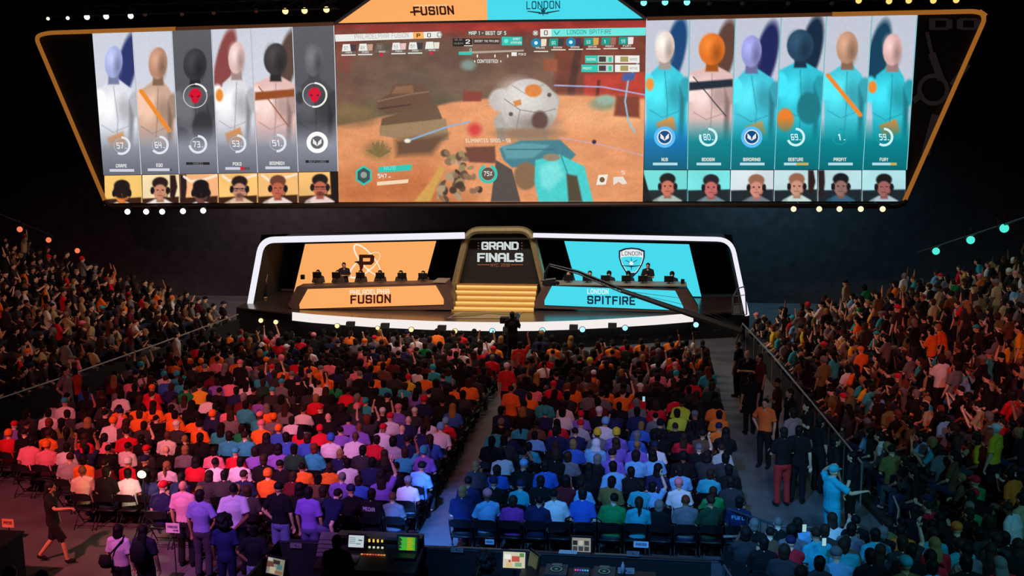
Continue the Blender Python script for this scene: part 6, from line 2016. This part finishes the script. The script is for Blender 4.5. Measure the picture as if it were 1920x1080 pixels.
# mixing console with its meter bridge
m_cons = mat('brown_console', (70, 54, 50), .5, .1); m_paper = mat('script_paper', (196, 180, 178), .8)
cy = 16.2; cx0, cx1 = at(605, 1010, Y=cy).x, at(790, 1010, Y=cy).x; cxm = (cx0 + cx1) / 2; cw = cx1 - cx0
cz = BZ + .78
cn = thing('mixing_console', 'lighting console with glowing touchscreen and coloured keys inside the booth', 'console', (cxm, cy, BZ))
b = MB(); b.prism([(-cw / 2, -.55, .74), (-cw / 2, .15, .86), (-cw / 2, .15, .70), (-cw / 2, -.55, .66)], (cw, 0, 0)); b.build('desk_surface', m_cons, cn)
b = MB(); b.box((cw * .05, .26, 1.02), (cw * .86, .22, .05)); b.box((cw * .05, .34, .9), (cw * .86, .06, .24)); b.build('meter_bridge', m_cons, cn)
for sx in (-1, 1):
    b = MB(); b.box((sx * cw * .44, -.1, .34), (.06, .6, .68)); b.build('leg', m_black, cn)


def screen(parent, c, w, h, rgb, strength, name='touchscreen', tilt=-.35, marks=None):
    e = Euler((tilt, 0, 0)).to_matrix(); c = Vector(c)
    f = MB(); vs = [c + e @ Vector((x, 0, z)) for x, z in ((-w / 2 - .03, -h / 2 - .03), (w / 2 + .03, -h / 2 - .03), (w / 2 + .03, h / 2 + .03), (-w / 2 - .03, h / 2 + .03))]
    f.prism(vs, e @ Vector((0, .03, 0))); fo = f.build(name, m_black, parent)
    d = MB(); P = lambda x, z: c + e @ Vector((x, -.008, z)); bar(d, P, -w / 2, -h / 2, w / 2, h / 2, emit(rgb, strength))
    P2 = lambda x, z: c + e @ Vector((x, -.014, z))
    for (x0, z0, x1, z1, rg) in (marks or []):
        bar(d, P2, x0 * w / 2, z0 * h / 2, x1 * w / 2, z1 * h / 2, emit(rg, strength))
    d.build('display', parent=fo)
    return fo


mk = [(-.9, .5 - .3 * i, -.1, .62 - .3 * i, (120, 150, 160)) for i in range(4)] + [(.3, .1, .8, .3, (70, 80, 90)), (.0, -.5, .6, -.3, (130, 150, 160))]
lx = lambda px: at(px, 1030, Y=cy).x - cxm
screen(cn, (lx(668), .02, 1.0), .27, .20, (206, 220, 224), .8, marks=mk)
kb = MB()
for i in range(4):
    kb.use(emit((230, 200, 90), 1.0)); x = lx(690 + i * 8); kb.box((x, .10, .99), (.03, .02, .05 if i != 3 else .04))
    kb.use(emit((200, 230, 190), .9)); kb.box((x + .02, .03, .90), (.035, .02, .03))
for i in range(9):
    kb.use(emit(rnd.choice([(240, 130, 80), (230, 170, 70), (200, 80, 70)]), .8)); kb.box((lx(682 + i * 5.2), -.12, .835), (.035, .03, .012))
for i in range(4):
    kb.use(emit((236, 160, 160), .8)); kb.box((lx(606 + i * 7), -.10, .84), (.05, .03, .012))
kb.build('lit_keys', parent=cn)
b = MB(); b.box((lx(664), -.26, .805), (.30, .22, .006), 0, .15); b.build('cue_sheet', m_paper, cn)
pp = thing('paper_stack', 'slanted stack of grey script papers at the left end of the console', 'papers', (at(618, 1005, Y=16.3).x, 16.3, BZ + .86))
for i in range(5):
    MB().box((0, -.05 - .05 * i, .2 - .055 * i), (.30, .16, .012), 0, .5).build('sheet', mat('grey_paper', (120, 108, 112), .8), pp)
lpz = BZ + .84
lpx = at(766, 1028, Y=16.25).x
lap = thing('laptop', 'laptop with green and yellow waveform screen at the right end of the console', 'laptop', (lpx, 16.1, lpz))
b = MB(); b.box((0, -.05, .02), (.36, .24, .025)); b.use if 0 else None; b.build('keyboard', mat('laptop_grey', (44, 48, 50), .5), lap)
wf = []
for i in range(14):
    z = -.9 + i * .13; w_ = rnd.uniform(.2, .75)
    wf.append((-.55 - .3 * rnd.random(), z, .8, z + .1, (74, 196, 60))); wf.append((-.05, z, .4 + .3 * rnd.random(), z + .1, (190, 190, 30)))
screen(lap, (0, .10, .17), .33, .24, (24, 60, 30), .9, 'screen', -.25, wf)
stl = thing('stool', 'black stool under the console operator in the booth', 'stool', (at(632, 1017, Y=15.4).x, 15.4, BZ))
MB().tube([(0, 0, .50), (0, 0, .56)], .17, 14).build('seat', m_black, stl)
for k in range(4):
    MB().tube([(.2 * math.cos(1.57 * k + .78), .2 * math.sin(1.57 * k + .78), 0), (.1 * math.cos(1.57 * k + .78), .1 * math.sin(1.57 * k + .78), .5)], .014, 6).build('leg', m_black, stl)
op2 = place_person('sit_lap', 'short', V3(at(632, 1017, Y=15.4).x, 15.4, BZ + .14), R(0), (SKIN[3], (16, 14, 16), (16, 14, 16), HAIRC['black']), 'console operator in black seated at the lighting console, seen from behind', 'person', None, 1.0)
hp = at(911, 1034, Y=14.6)
op3 = place_person('stand_down', 'curls', V3(hp.x, 14.6, BZ), R(0), (SKIN[4], (18, 16, 18), (18, 16, 18), (14, 11, 11)), 'person with big curly black hair inside the booth, seen from behind', 'person', None, (hp.z - BZ) / 1.80)
pen = MB(); pen.tube([(hp.x - .12, 14.42, hp.z - .32), (hp.x - .07, 14.4, hp.z - .16)], .012, 6); tag(pen.build('hair_clip', mat('brass', (200, 150, 90), .3, .8)), 'small brass clip in the big curly hair', 'hair clip')
# slanted monitor at the booth corner and the bright one in the middle
mn = thing('booth_monitor', 'tilted monitor showing a match picture at the left booth corner', 'monitor', (at(517, 1062, Y=15.9).x, 15.9, BZ), R(-18))
mk2 = [(-1, -.2, -.2, .5, (120, 70, 50)), (-.6, -.9, .1, -.1, (210, 190, 160)), (.2, -.3, .8, .3, (80, 130, 130)), (-.3, .3, .5, .8, (60, 50, 48)), (.0, -.9, .9, -.5, (150, 110, 70)), (-.95, .6, -.4, .95, (200, 200, 190))]
zz = at(517, 1062, Y=15.9).z - BZ
screen(mn, (0, 0, zz), .36, .27, (150, 150, 130), .7, 'screen', -.3, mk2); MB().tube([(0, .03, 0), (0, .03, zz)], .03, 8).build('stand', m_black, mn)
mn = thing('booth_monitor', 'bright monitor in the booth right of the big curly hair', 'monitor', (at(964, 1050, Y=15.9).x, 15.9, BZ), 0)
mk3 = [(-.9, .1, -.3, .7, (240, 240, 230)), (-.2, -.2, .5, .5, (190, 90, 70)), (.1, -.8, .7, -.3, (120, 170, 120)), (-.7, -.9, -.2, -.4, (220, 190, 120)), (.5, .4, .9, .9, (90, 140, 80)), (-.5, -.3, -.3, 0, (200, 60, 60))]
zz = at(964, 1050, Y=15.9).z - BZ
screen(mn, (0, 0, zz), .37, .26, (214, 206, 176), .9, 'screen', -.3, mk3); MB().tube([(0, .03, 0), (0, .03, zz)], .03, 8).build('stand', m_black, mn)
mn = thing('booth_monitor', 'dim grey monitor turned away beside the bright booth monitor', 'monitor', (at(1000, 1052, Y=15.95).x, 15.95, BZ), R(-55))
zz = at(1000, 1052, Y=15.95).z - BZ
screen(mn, (0, 0, zz), .3, .26, (70, 76, 56), .7, 'screen', -.2, [(-.8, -.7, .8, .7, (84, 90, 66))]); MB().tube([(0, .03, 0), (0, .03, zz)], .03, 8).build('stand', m_black, mn)
# laptop on the shelf in front
lap = thing('laptop', 'open laptop showing a pale video grid on the shelf behind the back row', 'laptop', (at(1090, 1000, Y=17.15).x, 17.15, .9))
MB().box((0, -.12, .012), (.34, .22, .02)).build('keyboard', mat('laptop_grey', (44, 48, 50), .5), lap)
gr = []
for i in range(3):
    for j in range(2):
        gr.append((-.92 + .62 * i, -.85 + .82 * j, -.42 + .62 * i, -.2 + .82 * j, rnd.choice([(30, 34, 40), (60, 60, 64), (190, 190, 180)])))
screen(lap, (0, .02, .16), .33, .25, (150, 150, 142), .8, 'screen', -.15, gr)
pa = MB(); pa.box((at(1065, 1032, Y=16.9).x, 16.9, 1.03), (.32, .16, .008)); tag(pa.build('paper_sheet', m_paper), 'pale paper sheet on the booth rail below the shelf laptop', 'paper')
# two record decks and a mixer
tb = MB(); xt = at(1090, 1060, Y=15.7).x; tb.box((xt + .1, 15.6, BZ + .80), (2.2, .7, .05))
for sx in (-1, 1):
    for sy in (-1, 1):
        tb.box((xt + .1 + sx * 1.0, 15.6 + sy * .3, BZ + .39), (.05, .05, .78))
tag(tb.build('equipment_table', m_black), 'black equipment table carrying the decks in the booth', 'table')
for x, lb in ((1043, 'dark player deck with cyan ringed platter, left of the mixer'), (1133, 'dark player deck with cyan ringed platter, right of the mixer')):
    dk = thing('player_deck', lb, 'deck', (at(x, 1052, Y=15.7).x, 15.7, BZ + .825))
    MB().box((0, 0, .04), (.36, .40, .08)).build('body', mat('deck_grey', (42, 46, 48), .5), dk)
    pm = MB(); P = lambda x_, y_: Vector((x_, y_, .084)); ring(pm, P, 0, .0, .0, .11, m_black); P = lambda x_, y_: Vector((x_, y_, .088)); ring(pm, P, 0, 0, .075, .1, emit((60, 110, 110), .7)); ring(pm, P, 0, 0, 0, .03, emit((70, 120, 120), .7)); pm.build('platter', parent=dk)
    bm_ = MB().use(emit((60, 80, 90), .6)); bm_.box((0, .15, .095), (.16, .06, .02)); bm_.build('display', parent=dk)
mx = thing('mixer', 'small mixer with pink and blue lights between the two decks', 'mixer', (at(1090, 1055, Y=15.65).x, 15.65, BZ + .825))
MB().box((0, 0, .04), (.26, .34, .08)).build('body', mat('deck_grey', (42, 46, 48), .5), mx)
lk = MB()
for i in range(6):
    lk.use(emit([(230, 90, 170), (200, 90, 210), (120, 110, 230), (90, 150, 240), (80, 180, 240), (70, 190, 230)][i], .9)); lk.box((-.1 + .04 * i, .05, .085), (.025, .03, .014))
for i in range(4):
    lk.use(m_grey); lk.box((-.09 + .06 * i, -.08, .085), (.02, .05, .014))
lk.build('controls', parent=mx)
bt = MB(); bt.tube([(0, 0, 0), (0, 0, .14), (0, 0, .17), (0, 0, .19), (0, 0, .215)], [.032, .032, .026, .014, .014], 10); p = at(1168, 1050, Y=15.8); tag(bt.build('water_bottle', mat('pale_plastic', (150, 160, 166), .3), None, True, (p.x, 15.8, BZ + .825)), 'small clear water bottle at the right end of the deck table', 'bottle')
sign(1174, 1070, 15.35, .27, .10, '', 'pale paper label with smudged dark print at the right end of the deck table', (150, 136, 140), tc=(40, 40, 46), pole=False, z=BZ + .875)
# barricades right of the booth
m_bar = mat('barricade_steel', (96, 110, 122), .4, .7)


def barricade(a, c, label, bars=7, z1=1.05):
    t = thing('barricade', label, 'barricade', ((a[0] + c[0]) / 2, (a[1] + c[1]) / 2, 0))
    mb = MB(); a3, c3_ = Vector((a[0], a[1], 0)), Vector((c[0], c[1], 0))
    for z in (.2, z1):
        mb.tube([a3 + V3(0, 0, z), c3_ + V3(0, 0, z)], .024, 8)
    for i in range(bars + 1):
        p_ = a3.lerp(c3_, i / bars); mb.tube([p_ + V3(0, 0, .2), p_ + V3(0, 0, z1)], .012 if 0 < i < bars else .024, 6)
    child(mb.build('bars', m_bar), t)
    for p_ in (a3, c3_):
        f = MB(); n = (c3_ - a3).normalized().cross(V3(0, 0, 1)); f.tube([p_ - n * .25 + V3(0, 0, .02), p_ + V3(0, 0, .22), p_ + n * .25 + V3(0, 0, .02)], .02, 6); child(f.build('foot', m_bar), t)
    return t


barricade((1.30, 16.6), (1.62, 15.1), 'steel barricade at the right end of the booth')
barricade((1.55, 19.2), (2.35, 18.5), 'steel barricade behind the right floor block near its aisle corner')
barricade((2.45, 18.45), (3.0, 18.45), 'short steel barricade closing the right aisle', 4)
# dark booth at the left edge
dbx = at(42, 1000, Z=1.1)
db = thing('draped_booth', 'black draped control booth at the lower left edge', 'booth', (dbx.x - .75, dbx.y - .75, 0))
MB().box((0, 0, .55), (1.5, 1.5, 1.1)).build('drape', m_blackcloth, db); MB().box((0, 0, 1.12), (1.55, 1.55, .04)).build('top', m_black, db)
for (x, y, lb, hr, hc) in ((17, 1063, 'person with curly brown hair at the lower left edge', 'bushy', HAIRC['brown']), (78, 1068, 'person with dark hair at the bottom edge beside the left booth', 'short', HAIRC['black'])):
    p = on_floor(x, y, 1.75); place_person('stand_down', hr, p, R(-20), (SKIN[1], (30, 24, 26), (24, 22, 26), hc), lb, 'person', None, 1.0, True)
# fans' hand signs and cheering sticks
sg2 = thing('fan_sign', 'orange fan sign held up in the left seats', 'sign', at(413, 781, Y=27.2))
MB().box((0, 0, 0), (.42, .012, .26), 0, .0).build('board', mat('orange_card', (236, 86, 44), .8), sg2)
MB().tube([(0, .02, -.12), (0, .02, -.35)], .012, 6).build('stick', mat('wood_stick', (170, 120, 80), .7), sg2)
for i, (x, y, lb) in enumerate(((233, 767, 'leftmost of the pair of orange cheering sticks in the left seats'), (238, 766, 'rightmost of the pair of orange cheering sticks in the left seats'), (349, 783, 'single orange cheering stick in the left seats'), (385, 763, 'orange cheering stick left of the fan sign'))):
    p = at(x, y, Y=27.0 if i < 2 else 26.4); s_ = MB(); s_.tube([(0, 0, -.2), (0, 0, -.17), (.01, 0, .17), (.01, 0, .2)], [.02, .035, .035, .02], 10)
    tag(s_.build('cheering_stick', mat('orange_plastic', (240, 96, 40), .4), None, True, p), lb, 'cheering stick', 'orange cheering sticks')
for i, (x, y, Z, lb) in enumerate(((1508, 990, 1.75, 'glowing phone held up in the lower right corner crowd, leftmost'), (1545, 1016, 1.8, 'glowing phone held up in the lower right corner crowd, second'), (1207, 748, 1.5, 'bright phone held up in the right floor block'))):
    p = at(x, y, Z=Z); t = thing('phone', lb, 'phone', p, R(10)); MB().box((0, 0, 0), (.075, .01, .15)).build('case', m_black, t)
    d_ = MB().use(emit((170, 220, 230), .8)); d_.box((0, -.007, 0), (.065, .004, .13)); d_.build('display', parent=t)


# printed backs
def back_print(px, py, txt, w, h, rgb, label_hint):
    d = [q for q in NEAR if q.get('word') == txt][0]
    ob = [o for o in COL.objects if o.get('category') == 'person' and (o.location - d['loc']).length < 1e-4][0]
    lm = MB(); P = lambda x, z: Vector((x, -.155 - .0 * x - .0 * z + 1.1 * x * x, z))
    text(lm, P, txt, -w / 2, w / 2, .90, .90 + h, mat('shirt_print_%d' % rgb[0], rgb, .8), 1.3)
    lm.build('back_print', parent=ob)


back_print(686, 969, 'MEDIA', .26, .08, (214, 210, 226), '')
back_print(1360, 975, 'FUEL', .24, .07, (120, 190, 230), '')
